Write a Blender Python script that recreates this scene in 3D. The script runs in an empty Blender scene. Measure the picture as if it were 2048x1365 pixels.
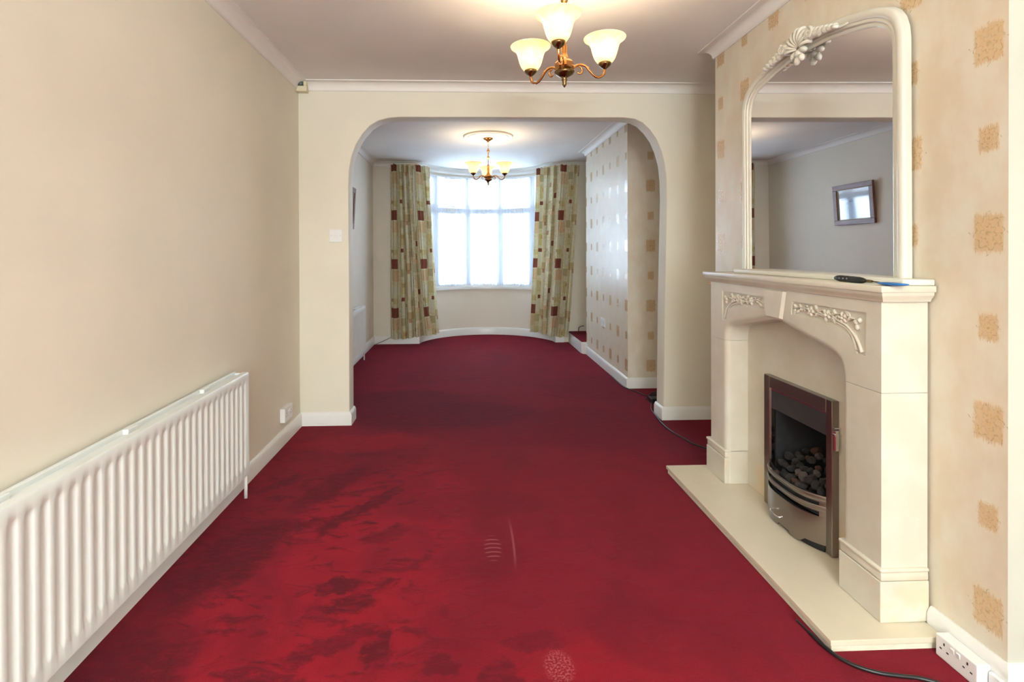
import bpy, bmesh, math, random
from mathutils import Vector, Matrix
random.seed(4)
PI = math.pi
S = bpy.context.scene
C = S.collection

# ------------------------------------------------------------------ camera
cam = bpy.data.cameras.new('camera')
cam.sensor_width = 36.0
cam.lens = 18.0
cam.shift_x = (1024 - 969.56) / 2048.0
cam.shift_y = -(682.5 - 509.10) / 2048.0
cam.clip_start = 0.02
co = bpy.data.objects.new('camera', cam)
C.objects.link(co)
F = Vector((0.03812945, 0.99925766, -0.00550245)).normalized()
Rt = Vector((0.99926509, -0.03815022, -0.00371912)).normalized()
Up = Rt.cross(F)
Mx = Matrix((Rt, Up, -F)).transposed().to_4x4()
Mx.translation = (0, 0, 1.2391)
co.matrix_world = Mx
S.camera = co

# ------------------------------------------------------------------ sky, daylight, exposure
S.view_settings.view_transform = 'Standard'
S.view_settings.look = 'None'
S.view_settings.exposure = 0.32
S.view_settings.gamma = 1.0
S.view_settings.use_curve_mapping = False
w = bpy.data.worlds.new('overcast_sky')
S.world = w
w.use_nodes = True
bg = w.node_tree.nodes['Background']
bg.inputs[0].default_value = (0.86, 0.92, 1.0, 1)
bg.inputs[1].default_value = 2.6

def area(name, loc, rot, sx, sy, power, col):
    l = bpy.data.lights.new(name, 'AREA')
    l.shape = 'RECTANGLE'; l.size = sx; l.size_y = sy
    l.energy = power; l.color = col
    o = bpy.data.objects.new(name, l); C.objects.link(o)
    o.location = loc; o.rotation_euler = rot
    return o
# daylight through the rear garden window, behind the camera
area('rear_window_daylight', (0.35, -5.45, 1.35), (PI/2, 0, 0), 2.6, 1.95, 200, (0.86, 0.97, 1.0))
# added unseen fill, aimed at the ceiling behind the camera to flatten contrast
area('added_ceiling_fill', (0.25, -1.7, 1.75), (PI, 0, 0), 0.4, 0.4, 225, (0.90, 1.0, 0.98))
# daylight entering the bay
area('bay_daylight', (0.3, 8.15, 1.6), (-PI/2, 0, 0), 2.4, 1.9, 300, (0.70, 0.84, 1.0))

# ------------------------------------------------------------------ node helpers
class NT:
    def __init__(s, name):
        s.m = bpy.data.materials.new(name); s.m.use_nodes = True
        s.t = s.m.node_tree; s.t.nodes.clear()
        s.out = s.t.nodes.new('ShaderNodeOutputMaterial')
    def n(s, typ, **kw):
        x = s.t.nodes.new(typ)
        for k, v in kw.items(): setattr(x, k, v)
        return x
    def link(s, a, b): s.t.links.new(a, b)
    def put(s, sock, v):
        if isinstance(v, X): s.link(v.s, sock)
        elif isinstance(v, bpy.types.NodeSocket): s.link(v, sock)
        elif isinstance(v, (tuple, list)) and len(v) == 3 and sock.type == 'RGBA': sock.default_value = (*v, 1)
        else: sock.default_value = v
    def math(s, op, a, b=None, c=None):
        x = s.n('ShaderNodeMath', operation=op)
        s.put(x.inputs[0], a)
        if b is not None: s.put(x.inputs[1], b)
        if c is not None: s.put(x.inputs[2], c)
        return X(s, x.outputs[0])
    def mix(s, f, a, b):
        x = s.n('ShaderNodeMix', data_type='RGBA')
        s.put(x.inputs[0], f); s.put(x.inputs[6], a); s.put(x.inputs[7], b)
        return x.outputs[2]
    def noise(s, vec, scale, detail=3, rough=0.55, dist=0.0):
        x = s.n('ShaderNodeTexNoise')
        if vec is not None: s.put(x.inputs['Vector'], vec)
        x.inputs['Scale'].default_value = scale; x.inputs['Detail'].default_value = detail
        x.inputs['Roughness'].default_value = rough; x.inputs['Distortion'].default_value = dist
        return X(s, x.outputs[0])
    def ramp(s, f, lo, hi, smooth=True):
        x = s.n('ShaderNodeMapRange')
        if smooth: x.interpolation_type = 'SMOOTHSTEP'
        s.put(x.inputs[0], f); x.inputs[1].default_value = lo; x.inputs[2].default_value = hi
        return X(s, x.outputs[0])
    def scaled(s, vec, sc):
        x = s.n('ShaderNodeVectorMath', operation='MULTIPLY')
        s.put(x.inputs[0], vec); x.inputs[1].default_value = sc
        return x.outputs[0]
    def bump(s, h, strength, dist=0.01):
        x = s.n('ShaderNodeBump'); x.inputs['Strength'].default_value = strength
        x.inputs['Distance'].default_value = dist; s.put(x.inputs['Height'], h)
        return x.outputs[0]
    def bsdf(s, col, rough=0.5, metal=0.0, **kw):
        b = s.n('ShaderNodeBsdfPrincipled')
        s.put(b.inputs['Base Color'], col); s.put(b.inputs['Roughness'], rough); s.put(b.inputs['Metallic'], metal)
        for k, v in kw.items(): s.put(b.inputs[k.replace('_', ' ')], v)
        s.link(b.outputs[0], s.out.inputs[0])
        return b
class X:
    def __init__(s, nt, sock): s.nt, s.s = nt, sock
    def __add__(s, o): return s.nt.math('ADD', s, o)
    def __sub__(s, o): return s.nt.math('SUBTRACT', s, o)
    def __mul__(s, o): return s.nt.math('MULTIPLY', s, o)
    def __truediv__(s, o): return s.nt.math('DIVIDE', s, o)
    def abs(s): return s.nt.math('ABSOLUTE', s)
    def floor(s): return s.nt.math('FLOOR', s)
    def fract(s): return s.nt.math('FRACT', s)
    def mx(s, o): return s.nt.math('MAXIMUM', s, o)
    def mn(s, o): return s.nt.math('MINIMUM', s, o)
    def lt(s, o): return s.nt.math('LESS_THAN', s, o)
    def gt(s, o): return s.nt.math('GREATER_THAN', s, o)
    def sin(s): return s.nt.math('SINE', s)
    def inv(s): return s.nt.math('SUBTRACT', 1.0, s)
def sr(r, g, b):
    f = lambda c: (c/255/12.92) if c/255 <= 0.04045 else ((c/255+0.055)/1.055)**2.4
    return (f(r), f(g), f(b))

def simple(name, col, rough=0.5, metal=0.0, var=0.0, scale=8, bump=0.0, bscale=200, **kw):
    t = NT(name); tc = t.n('ShaderNodeTexCoord')
    c = col
    if var:
        n = t.ramp(t.noise(tc.outputs['Object'], scale, 4), 0.3, 0.7)
        c = t.mix(n, tuple(x*(1-var) for x in col), tuple(min(1, x*(1+var*0.5)) for x in col))
    b = t.bsdf(c, rough, metal, **kw)
    if bump:
        t.link(t.bump(t.noise(tc.outputs['Object'], bscale, 2), bump, 0.002), b.inputs['Normal'])
    return t.m

def plaster(name, col, rough=0.65):
    return simple(name, col, rough, var=0.035, scale=2.2, bump=0.12, bscale=90)
M = {}
M['wall'] = plaster('cream_wall', sr(231, 223, 207))
M['wallarch'] = plaster('cream_arch_wall', sr(227, 222, 204))
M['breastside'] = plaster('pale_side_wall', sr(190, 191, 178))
M['ceil'] = plaster('ceiling_paint', sr(234, 232, 228), 0.8)
M['white'] = simple('white_gloss_paint', sr(232, 232, 229), 0.28, var=0.02, scale=5)
M['cornice'] = simple('white_cornice_paint', sr(235, 232, 226), 0.6, var=0.02)
M['radw'] = simple('radiator_enamel', sr(228, 232, 230), 0.3, var=0.02, scale=3)
M['plastic'] = simple('white_plastic', sr(236, 236, 236), 0.3, var=0.01)
M['dark'] = simple('dark_hole', (0.01, 0.01, 0.012), 0.6, var=0.1)
M['cable'] = simple('black_cable_rubber', sr(22, 22, 25), 0.35, var=0.1)
M['clearcable'] = simple('grey_cable', sr(120, 118, 125), 0.3, var=0.1)
M['creamplastic'] = simple('aged_cream_plastic', sr(222, 212, 180), 0.4, var=0.04)

def stone():
    t = NT('cream_stone'); tc = t.n('ShaderNodeTexCoord'); o = tc.outputs['Object']
    n = t.ramp(t.noise(o, 7, 5), 0.35, 0.7)
    c = t.mix(n, sr(209, 202, 185), sr(215, 210, 196))
    z = t.n('ShaderNodeSeparateXYZ'); t.link(o, z.inputs[0])
    st = t.ramp(X(t, z.outputs[2]), 0.22, 0.02) * t.ramp(t.noise(o, 5, 4), 0.45, 0.66)
    c = t.mix(st * 0.55, c, sr(226, 184, 130))
    b = t.bsdf(c, 0.42)
    t.link(t.bump(t.noise(o, 150, 3), 0.08, 0.002), b.inputs['Normal'])
    return t.m
M['stone'] = stone()
M['hearth'] = simple('hearth_marble', sr(215, 205, 183), 0.22, var=0.04, scale=6)
M['subbase'] = simple('hearth_base_plaster', sr(225, 222, 200), 0.7, var=0.08, scale=20, bump=0.4)
M['rawchip'] = simple('bare_ochre_plaster', sr(222, 176, 122), 0.8, var=0.1, scale=30)
M['mirrorframe'] = simple('ivory_frame_paint', sr(216, 214, 201), 0.3, var=0.02)
t = NT('mirror_glass'); tc = t.n('ShaderNodeTexCoord')
t.bsdf(t.mix(t.noise(tc.outputs['Object'], 3), (0.86, 0.85, 0.86), (0.88, 0.87, 0.88)), 0.0, 1.0)
M['mirror'] = t.m
M['brass'] = simple('polished_brass', sr(196, 142, 88), 0.22, 1.0, var=0.1, scale=40)
M['brassdark'] = simple('antique_brass', sr(120, 98, 66), 0.25, 1.0, var=0.15, scale=40)
M['chrome'] = simple('chrome', (0.8, 0.8, 0.82), 0.12, 1.0, var=0.02)

def steel():
    t = NT('brushed_steel'); tc = t.n('ShaderNodeTexCoord')
    v = t.scaled(tc.outputs['Object'], (60, 12, 600))
    n = t.noise(v, 1.0, 3)
    b = t.bsdf(t.mix(n, (0.26, 0.23, 0.205), (0.30, 0.265, 0.235)), t.ramp(n, 0, 1) * 0.05 + 0.28, 1.0)
    return t.m
M['steel'] = steel()
M['firebox'] = simple('black_firebox', (0.022, 0.023, 0.026), 0.75, var=0.3, scale=12, bump=0.3)
M['smoked'] = simple('charcoal_hood', (0.03, 0.03, 0.033), 0.5, var=0.2)
def coalmat(name, a, b_):
    t = NT(name); tc = t.n('ShaderNodeTexCoord')
    b = t.bsdf(t.mix(t.ramp(t.noise(tc.outputs['Object'], 40, 5), 0.35, 0.65), a, b_), 0.8)
    t.link(t.bump(t.noise(tc.outputs['Object'], 90, 4), 0.7, 0.01), b.inputs['Normal'])
    return t.m
M['coal'] = [coalmat('grey_coal', sr(34, 32, 32), sr(74, 66, 62)), coalmat('ember_coal', sr(46, 36, 32), sr(112, 72, 56)), coalmat('ash_coal', sr(58, 52, 50), sr(128, 112, 104)), coalmat('black_coal', sr(26, 26, 28), sr(62, 60, 62))]

def glassmat():
    t = NT('window_glass'); tc = t.n('ShaderNodeTexCoord')
    tr = t.n('ShaderNodeBsdfTransparent'); g = t.n('ShaderNodeBsdfGlossy'); g.inputs['Roughness'].default_value = 0.02
    tr.inputs[0].default_value = (0.95, 0.98, 0.98, 1)
    fr = t.n('ShaderNodeFresnel'); fr.inputs[0].default_value = 1.45
    mx = t.n('ShaderNodeMixShader'); t.link(fr.outputs[0], mx.inputs[0]); t.link(tr.outputs[0], mx.inputs[1]); t.link(g.outputs[0], mx.inputs[2])
    t.link(mx.outputs[0], t.out.inputs[0]); return t.m
M['glass'] = glassmat()
def picglass():
    t = NT('picture_glass')
    tr = t.n('ShaderNodeBsdfTransparent'); g = t.n('ShaderNodeBsdfGlossy'); g.inputs['Roughness'].default_value = 0.05
    mx = t.n('ShaderNodeMixShader'); mx.inputs[0].default_value = 0.13
    t.link(tr.outputs[0], mx.inputs[1]); t.link(g.outputs[0], mx.inputs[2])
    t.link(mx.outputs[0], t.out.inputs[0]); return t.m
M['picglass'] = picglass()
def netmat():
    t = NT('white_voile'); tc = t.n('ShaderNodeTexCoord')
    tr = t.n('ShaderNodeBsdfTransparent'); tl = t.n('ShaderNodeBsdfTranslucent'); df = t.n('ShaderNodeBsdfDiffuse')
    c = (0.86, 0.91, 1.0, 1)
    tl.inputs[0].default_value = c; df.inputs[0].default_value = c
    a = t.n('ShaderNodeMixShader'); a.inputs[0].default_value = 0.35
    t.link(tl.outputs[0], a.inputs[1]); t.link(df.outputs[0], a.inputs[2])
    m = t.n('ShaderNodeMixShader')
    uv = t.n('ShaderNodeUVMap'); sp = t.n('ShaderNodeSeparateXYZ'); t.link(uv.outputs[0], sp.inputs[0])
    lace = (X(t, sp.outputs[1]) * 400.0).sin() * t.ramp(X(t, sp.outputs[1]), 0.55, 0.05)
    n = t.noise(uv.outputs[0], 60, 2) * 0.12 + 0.76 + lace * 0.07
    t.put(m.inputs[0], n)
    t.link(tr.outputs[0], m.inputs[1]); t.link(a.outputs[0], m.inputs[2])
    t.link(m.outputs[0], t.out.inputs[0]); return t.m
M['net'] = netmat()
def shademat():
    t = NT('alabaster_glass_shade'); tc = t.n('ShaderNodeTexCoord')
    n = t.ramp(t.noise(tc.outputs['Object'], 22, 4, 0.6, 1.5), 0.35, 0.7)
    col = t.mix(n, (1.0, 0.88, 0.64), (1.0, 0.95, 0.80))
    tl = t.n('ShaderNodeBsdfTranslucent'); df = t.n('ShaderNodeBsdfDiffuse'); gl = t.n('ShaderNodeBsdfGlossy')
    gl.inputs['Roughness'].default_value = 0.15
    t.link(col, tl.inputs[0]); t.link(col, df.inputs[0])
    a = t.n('ShaderNodeMixShader'); a.inputs[0].default_value = 0.4
    t.link(tl.outputs[0], a.inputs[1]); t.link(df.outputs[0], a.inputs[2])
    b = t.n('ShaderNodeMixShader'); b.inputs[0].default_value = 0.05
    t.link(a.outputs[0], b.inputs[1]); t.link(gl.outputs[0], b.inputs[2])
    t.link(b.outputs[0], t.out.inputs[0]); return t.m
M['shade'] = shademat()
def emit(name, col, st):
    t = NT(name); e = t.n('ShaderNodeEmission'); e.inputs[0].default_value = (*col, 1); e.inputs[1].default_value = st
    t.link(e.outputs[0], t.out.inputs[0]); return t.m
M['bulb'] = emit('lit_bulb', (1.0, 0.78, 0.5), 18)

def wallpaper():
    t = NT('damask_square_wallpaper')
    uv = t.n('ShaderNodeUVMap'); sp = t.n('ShaderNodeSeparateXYZ'); t.link(uv.outputs[0], sp.inputs[0])
    u = X(t, sp.outputs[0]); v = X(t, sp.outputs[1])
    cu = u / 0.256 + 0.5; cv = v / 0.2714 + 0.5
    iu = cu.floor(); iv = cv.floor()
    lu = (cu - iu - 0.5) * 0.256; lv = (cv - iv - 0.5) * 0.2714
    big = t.math('PINGPONG', iu + iv, 1.0).inv()          # 1 on the large motif
    hw = big * 0.013 + 0.029; hh = big * 0.0175 + 0.037
    rag = (t.noise(t.scaled(uv.outputs[0], (220, 60, 1)), 1.0, 3) - 0.5) * 0.03
    rag2 = (t.noise(t.scaled(uv.outputs[0], (260, 30, 1)), 1.0, 3) - 0.5) * 0.05
    dx = (lu.abs() + rag * 0.5) - hw
    dy = (lv.abs() + rag2) - hh
    sq = t.ramp(dx, 0.004, -0.006) * t.ramp(dy, 0.006, -0.008)
    # rosette and scrolls drawn in fine metallic lines
    k = big * 0.62 + 1.0
    rx = lu / k; ry = lv / (k * 1.12)
    r = t.math('SQRT', rx * rx + ry * ry)
    ang = t.math('ARCTAN2', ry, rx)
    pet = (ang * 8.0).sin() * 0.0035
    ring = t.math('SUBTRACT', (r + pet), 0.024).abs()
    ring2 = t.math('SUBTRACT', (r - pet * 0.7), 0.012).abs()
    ring3 = t.math('SUBTRACT', (r - pet * 1.1), 0.0335).abs()
    ln = t.ramp(ring, 0.0024, 0.0004).mx(t.ramp(ring2, 0.0022, 0.0004)).mx(t.ramp(r, 0.007, 0.003)).mx(t.ramp(ring3, 0.0022, 0.0005) * t.ramp((ang * 4.0).sin().abs(), 0.5, 0.2))
    spokes = t.ramp((ang * 4.0).sin().abs(), 0.22, 0.05) * t.ramp(r, 0.031, 0.027) * t.ramp(r, 0.012, 0.014)
    brk = t.ramp(t.noise(uv.outputs[0], 120, 4), 0.38, 0.60)
    ln = ln.mx(spokes * 0.7) * brk
    cloud = t.ramp(t.noise(t.scaled(uv.outputs[0], (9, 5, 1)), 1.0, 4), 0.35, 0.68)
    fibre = t.noise(t.scaled(uv.outputs[0], (420, 30, 1)), 1.0, 2)
    base = t.mix(cloud, sr(219, 206, 184), sr(225, 219, 202))
    base = t.mix(fibre * 0.16, base, sr(205, 185, 150))
    motif = t.mix(fibre, sr(200, 162, 110), sr(214, 178, 128))
    c = t.mix(sq * (t.noise(t.scaled(uv.outputs[0], (90, 40, 1)), 1.0, 3) * 0.6 + 0.5).mn(1.0) * 0.9, base, motif)
    c = t.mix(ln * 0.36, c, sr(166, 146, 104))
    b = t.bsdf(c, (ln.inv() * 0.30 + 0.14).mn(sq.inv() * 0.24 + 0.17), ln * 0.2)
    t.link(t.bump(fibre * 0.4 + ln * 1.2 + sq * 0.5, 0.25, 0.002), b.inputs['Normal'])
    return t.m
M['paper'] = wallpaper()

def carpet():
    t = NT('crimson_plush_carpet')
    g = t.n('ShaderNodeNewGeometry'); P = g.outputs['Position']
    sp = t.n('ShaderNodeSeparateXYZ'); t.link(P, sp.inputs[0]); x = X(t, sp.outputs[0]); y = X(t, sp.outputs[1])
    # brushed pile: marks are strongest on the left of the nearer room
    warp = t.noise(P, 5.5, 5, 0.65) - 0.5
    warp2 = t.noise(t.scaled(P, (1, 1, 5)), 7.0, 5, 0.65) - 0.5
    def spot(cx, cy, rx, ry, s, rot=0.0, soft=0.55):
        c_, s_ = math.cos(rot), math.sin(rot)
        X0 = x + warp * 0.22 - cx; Y0 = y + warp2 * 0.26 - cy
        a = (X0 * c_ + Y0 * s_) / rx; b = (Y0 * c_ - X0 * s_) / ry
        return t.ramp(a * a + b * b, 1.5, soft - 0.2) * s
    dk = None
    for q in [(-1.0, 1.35, .22, .42, .8), (-0.95, 2.1, .16, .34, .85, -0.35), (-0.70, 2.75, .10, .34, .75, -0.5), (-0.98, 2.78, .05, .14, .7, -0.8),
              (-0.50, 2.48, .045, .30, .8, -0.6), (-0.60, 3.15, .14, .045, .6), (-0.48, 1.93, .09, .05, .9), (-0.42, 1.80, .12, .05, .8),
              (-0.45, 1.62, .14, .05, .7, .5), (-0.28, 1.60, .045, .09, .9), (-0.62, 1.46, .14, .05, .75), (-0.72, 2.34, .13, .05, .7, .3),
              (-0.35, 2.25, .13, .05, .55, .4), (-0.05, 2.5, .5, .16, .35), (-0.1, 1.52, .05, .05, .7), (0.10, 1.47, .07, .07, .7), (0.05, 2.05, .22, .14, .35),
              (-0.2, 3.9, .75, .38, .8), (-0.5, 4.3, .6, .3, .7), (0.35, 3.5, .7, .3, .34), (0.9, 3.6, .5, .5, .42), (1.5, 3.3, .3, .6, .5), (0.2, 1.62, .12, .05, .5), (1.2, 4.6, .4, .5, .35), (0.72, 2.1, .12, .2, .25)]:
        m = spot(*q); dk = m if dk is None else dk.mx(m)
    n1 = t.ramp(t.noise(t.scaled(P, (1, 0.8, 1)), 2.4, 5, 0.6, 0.8), 0.46, 0.68)
    n2 = t.ramp(t.noise(t.scaled(P, (1.2, 2.6, 1)), 5.0, 5, 0.62, 1.2), 0.46, 0.70)
    leftw = t.ramp(x, 0.25, -0.35) * t.ramp(y, 3.7, 2.8)
    st = t.ramp(t.noise(t.scaled(P, (1.6, 4.0, 1)), 3.0, 4, 0.6, 0.4), 0.4, 0.72)
    grain = t.ramp(t.noise(t.scaled(P, (1.0, 2.2, 1)), 14.0, 5, 0.7, 0.6), 0.32, 0.58)
    dark = (dk * (grain * 0.6 + 0.66)).mn(1.0).mx(n2 * leftw * 0.95).mx(n1 * 0.45).mx(st * 0.24)
    bright = spot(-0.55, 1.9, .42, .9, .55).mx(spot(-0.25, 2.3, .3, .7, .35)).mx(spot(0.45, 1.35, .5, .3, .30)).mx(spot(-.65, 3.35, .5, .15, .3)).mx(spot(1.35, 1.4, .3, .3, .05))
    fib = t.noise(P, 900, 2, 0.7); fib2 = t.noise(P, 260, 2, 0.7)
    c = t.mix(bright, sr(112, 10, 24), sr(164, 17, 32))
    c = t.mix(dark, c, sr(62, 3, 12))
    c = t.mix(fib * 0.28, c, sr(186, 42, 54))
    c = t.mix((fib2 - 0.45).mx(0.0) * 1.1, c, sr(66, 6, 16))
    # worn pale scuffs
    def scuff(cx, cy, rx, ry, s):
        X0 = (x - cx) / rx; Y0 = (y - cy) / ry
        m = t.ramp(X0 * X0 + Y0 * Y0, 1.1, 0.4)
        return m * s
    wv = t.ramp(((y * 1.0 + (x - 0.11) * (x - 0.11) * 6.0) * 210.0).sin(), 0.35, 0.9)
    wn = t.ramp(t.noise(P, 150, 3), 0.45, 0.62)
    sc = (scuff(0.11, 2.13, 0.04, 0.10, 0.30) * wv).mx(scuff(0.275, 1.51, 0.05, 0.07, 0.35) * wn)
    arc = (x - 0.20 - (t.math('MULTIPLY', y - 2.22, y - 2.22) * -0.16)).abs()
    sc = sc.mx(t.ramp(arc, 0.008, 0.001) * t.ramp((y - 2.17).abs(), 0.22, 0.05) * 0.24)
    c = t.mix(sc, c, sr(206, 128, 132))
    b = t.bsdf(c, 0.95, Sheen_Weight=0.04, Sheen_Roughness=0.45)
    b.inputs['Specular IOR Level'].default_value = 0.12
    b.inputs['Sheen Tint'].default_value = (0.85, 0.62, 1.0, 1)
    t.link(t.bump(fib * 0.5 + fib2 * 0.7 + n2 * 0.6, 0.6, 0.006), b.inputs['Normal'])
    return t.m
M['carpet'] = carpet()

def curtainmat():
    t = NT('patchwork_print_cotton')
    uv = t.n('ShaderNodeUVMap'); sp = t.n('ShaderNodeSeparateXYZ'); t.link(uv.outputs[0], sp.inputs[0])
    U = X(t, sp.outputs[0]); V = X(t, sp.outputs[1])
    tu, tv = 0.60, 0.647
    u = (U / tu).fract() * tu; v = (V / tv).fract() * tv
    n = t.noise(uv.outputs[0], 30, 3)
    thr = t.noise(t.scaled(uv.outputs[0], (60, 500, 1)), 1.0, 2)
    c = t.mix(t.ramp(n, 0.3, 0.7), sr(216, 206, 168), sr(232, 225, 194))
    red, rust, tan, olive, peach, pale, yel = sr(128, 38, 36), sr(168, 84, 64), sr(188, 156, 104), sr(172, 158, 112), sr(222, 182, 144), sr(228, 224, 204), sr(206, 190, 122)
    rects = [(.02, .02, .15, .12, pale), (.20, .03, .10, .16, yel), (.34, .00, .12, .12, pale), (.50, .10, .09, .18, tan),
             (.03, .20, .14, .145, peach), (.19, .26, .08, .10, olive), (.30, .20, .15, .09, pale), (.48, .32, .09, .12, olive),
             (.31, .34, .12, .10, tan), (.20, .42, .06, .16, pale), (.05, .55, .10, .07, yel), (.38, .52, .12, .08, olive), (.01, .44, .02, .08, tan), (.45, .44, .12, .06, peach),
             (.02, .365, .125, .13, red), (.24, .12, .05, .05, rust), (.44, .17, .035, .06, rust), (.36, .30, .03, .05, rust), (.54, .02, .04, .07, red),
             (.28, .50, .04, .045, rust), (.52, .49, .035, .08, rust), (.22, .585, .05, .05, red), (.02, .58, .03, .04, rust), (.43, .60, .05, .03, rust)]
    for i, (a, b_, w_, h_, col) in enumerate(rects):
        m = (u - (a + w_/2)).abs().lt(w_/2) * (v - (b_ + h_/2)).abs().lt(h_/2)
        k = 0.9 if col in (red,) else 0.62
        if i % 4 == 3: m = m * ((V * 520.0).sin() * 0.4 + 0.7).mn(1.0)
        c = t.mix(m * k, c, col)
    c = t.mix(thr * 0.14, c, sr(120, 110, 70))
    df = t.n('ShaderNodeBsdfDiffuse'); tl = t.n('ShaderNodeBsdfTranslucent')
    t.link(c, df.inputs[0]); t.link(c, tl.inputs[0])
    m = t.n('ShaderNodeMixShader'); m.inputs[0].default_value = 0.26
    t.link(df.outputs[0], m.inputs[1]); t.link(tl.outputs[0], m.inputs[2]); t.link(m.outputs[0], t.out.inputs[0])
    return t.m
M['curtain'] = curtainmat()
M['lining'] = simple('curtain_lining', sr(222, 216, 186), 0.9, var=0.04)
def wood():
    t = NT('mahogany_frame'); tc = t.n('ShaderNodeTexCoord')
    n = t.noise(t.scaled(tc.outputs['Object'], (40, 8, 60)), 1.0, 4)
    t.bsdf(t.mix(n, sr(88, 50, 40), sr(140, 90, 74)), 0.35); return t.m
M['wood'] = wood()
M['slip'] = simple('gilt_slip', sr(200, 190, 160), 0.35, var=0.05)
def artprint(seed):  # print colours, with the window's bluish reflection painted in
    t = NT('print_with_painted_reflection'); tc = t.n('ShaderNodeTexCoord'); o = tc.outputs['Generated']
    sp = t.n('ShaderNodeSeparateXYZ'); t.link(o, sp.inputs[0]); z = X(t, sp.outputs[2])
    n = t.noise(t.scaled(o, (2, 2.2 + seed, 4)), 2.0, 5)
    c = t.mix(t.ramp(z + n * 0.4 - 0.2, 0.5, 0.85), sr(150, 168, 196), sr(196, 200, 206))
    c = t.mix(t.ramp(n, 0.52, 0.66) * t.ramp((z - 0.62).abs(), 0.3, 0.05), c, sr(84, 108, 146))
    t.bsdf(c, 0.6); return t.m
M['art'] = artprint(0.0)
M['toolblack'] = simple('black_ribbed_rubber', sr(20, 20, 20), 0.5, var=0.2, scale=60)
M['toolblue'] = simple('blue_plastic', sr(20, 112, 190), 0.3, var=0.05)
M['lensdark'] = simple('tinted_sensor_lens', sr(84, 100, 96), 0.15, var=0.2)

# ------------------------------------------------------------------ mesh helpers
def box(bm, x0, x1, y0, y1, z0, z1, bev=0.0, seg=2):
    v = [bm.verts.new(p) for p in ((x0,y0,z0),(x1,y0,z0),(x1,y1,z0),(x0,y1,z0),(x0,y0,z1),(x1,y0,z1),(x1,y1,z1),(x0,y1,z1))]
    fs = [bm.faces.new([v[i] for i in f]) for f in ((0,3,2,1),(4,5,6,7),(0,1,5,4),(1,2,6,5),(2,3,7,6),(3,0,4,7))]
    if bev:
        es = list({e for f in fs for e in f.edges})
        bmesh.ops.bevel(bm, geom=es, offset=bev, segments=seg, profile=0.5, affect='EDGES')
    return bm
def B(): return bmesh.new()
def obj(name, bm, mat, parent=None, smooth=False, loc=None, recalc=True):
    if recalc: bmesh.ops.recalc_face_normals(bm, faces=bm.faces)
    if parent is not None and loc is None: loc = parent.get('_base')
    if loc is not None:
        bm.transform(Matrix.Translation(-Vector(loc)))
    me = bpy.data.meshes.new(name); bm.to_mesh(me); bm.free()
    for m in (mat if isinstance(mat, list) else [mat]): me.materials.append(m)
    if smooth:
        for p in me.polygons: p.use_smooth = True
    o = bpy.data.objects.new(name, me); C.objects.link(o)
    if parent is not None:
        o.parent = parent
        if parent.type == 'MESH' or '_base' in parent: pass
    elif loc is not None: o.location = loc
    if loc is not None: o['_base'] = tuple(loc)
    return o
def thing(name, label, cat, loc, group=None):
    o = bpy.data.objects.new(name, None); C.objects.link(o); o.empty_display_size = 0.05
    o.location = loc; o['label'] = label; o['category'] = cat; o['_base'] = tuple(loc)
    if group: o['group'] = group
    return o
def tag(o, label, cat, group=None):
    o['label'] = label; o['category'] = cat
    if group: o['group'] = group
    return o
def struct(name, bm, mat, label=None, smooth=False):
    o = obj(name, bm, mat, smooth=smooth); o['kind'] = 'structure'
    if label: o['label'] = label; o['category'] = name.split('_')[0]
    return o
def sharp(o, ang=35):
    for p in o.data.polygons: p.use_smooth = True
    bm = bmesh.new(); bm.from_mesh(o.data)
    for e in bm.edges:
        if len(e.link_faces) == 2 and e.calc_face_angle(0) > math.radians(ang): e.smooth = False
    bm.to_mesh(o.data); bm.free()
    return o
def tube(bm, pts, rad, seg=8, cap=True, closed=False):
    pts = [Vector(p) for p in pts]; n = len(pts)
    rr = rad if isinstance(rad, (list, tuple)) else [rad]*n
    rings = []; prev = None
    for i, p in enumerate(pts):
        a = pts[(i-1) % n] if (i > 0 or closed) else p
        b = pts[(i+1) % n] if (i < n-1 or closed) else p
        d = (b-a).normalized()
        if prev is None:
            u = d.orthogonal().normalized()
        else:
            u = (prev - d*prev.dot(d))
            u = u.normalized() if u.length > 1e-6 else d.orthogonal().normalized()
        prev = u; v = d.cross(u)
        rings.append([bm.verts.new(p + (u*math.cos(2*PI*k/seg) + v*math.sin(2*PI*k/seg))*rr[i]) for k in range(seg)])
    m = n if closed else n-1
    for i in range(m):
        A, Bq = rings[i], rings[(i+1) % n]
        for k in range(seg): bm.faces.new((A[k], A[(k+1)%seg], Bq[(k+1)%seg], Bq[k]))
    if cap and not closed:
        bm.faces.new(rings[0][::-1]); bm.faces.new(rings[-1])
    return bm
def lathe(bm, prof, c=(0,0,0), seg=24, close=False):
    rings = []
    for r, z in prof:
        rings.append([bm.verts.new((c[0]+max(r, 1e-4)*math.cos(2*PI*k/seg), c[1]+max(r, 1e-4)*math.sin(2*PI*k/seg), c[2]+z)) for k in range(seg)])
    for i in range(len(rings)-1):
        for k in range(seg): bm.faces.new((rings[i][k], rings[i][(k+1)%seg], rings[i+1][(k+1)%seg], rings[i+1][k]))
    if close:
        for k in range(seg): bm.faces.new((rings[-1][k], rings[-1][(k+1)%seg], rings[0][(k+1)%seg], rings[0][k]))
    else:
        bm.faces.new(rings[0][::-1]); bm.faces.new(rings[-1])
    return bm
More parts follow.
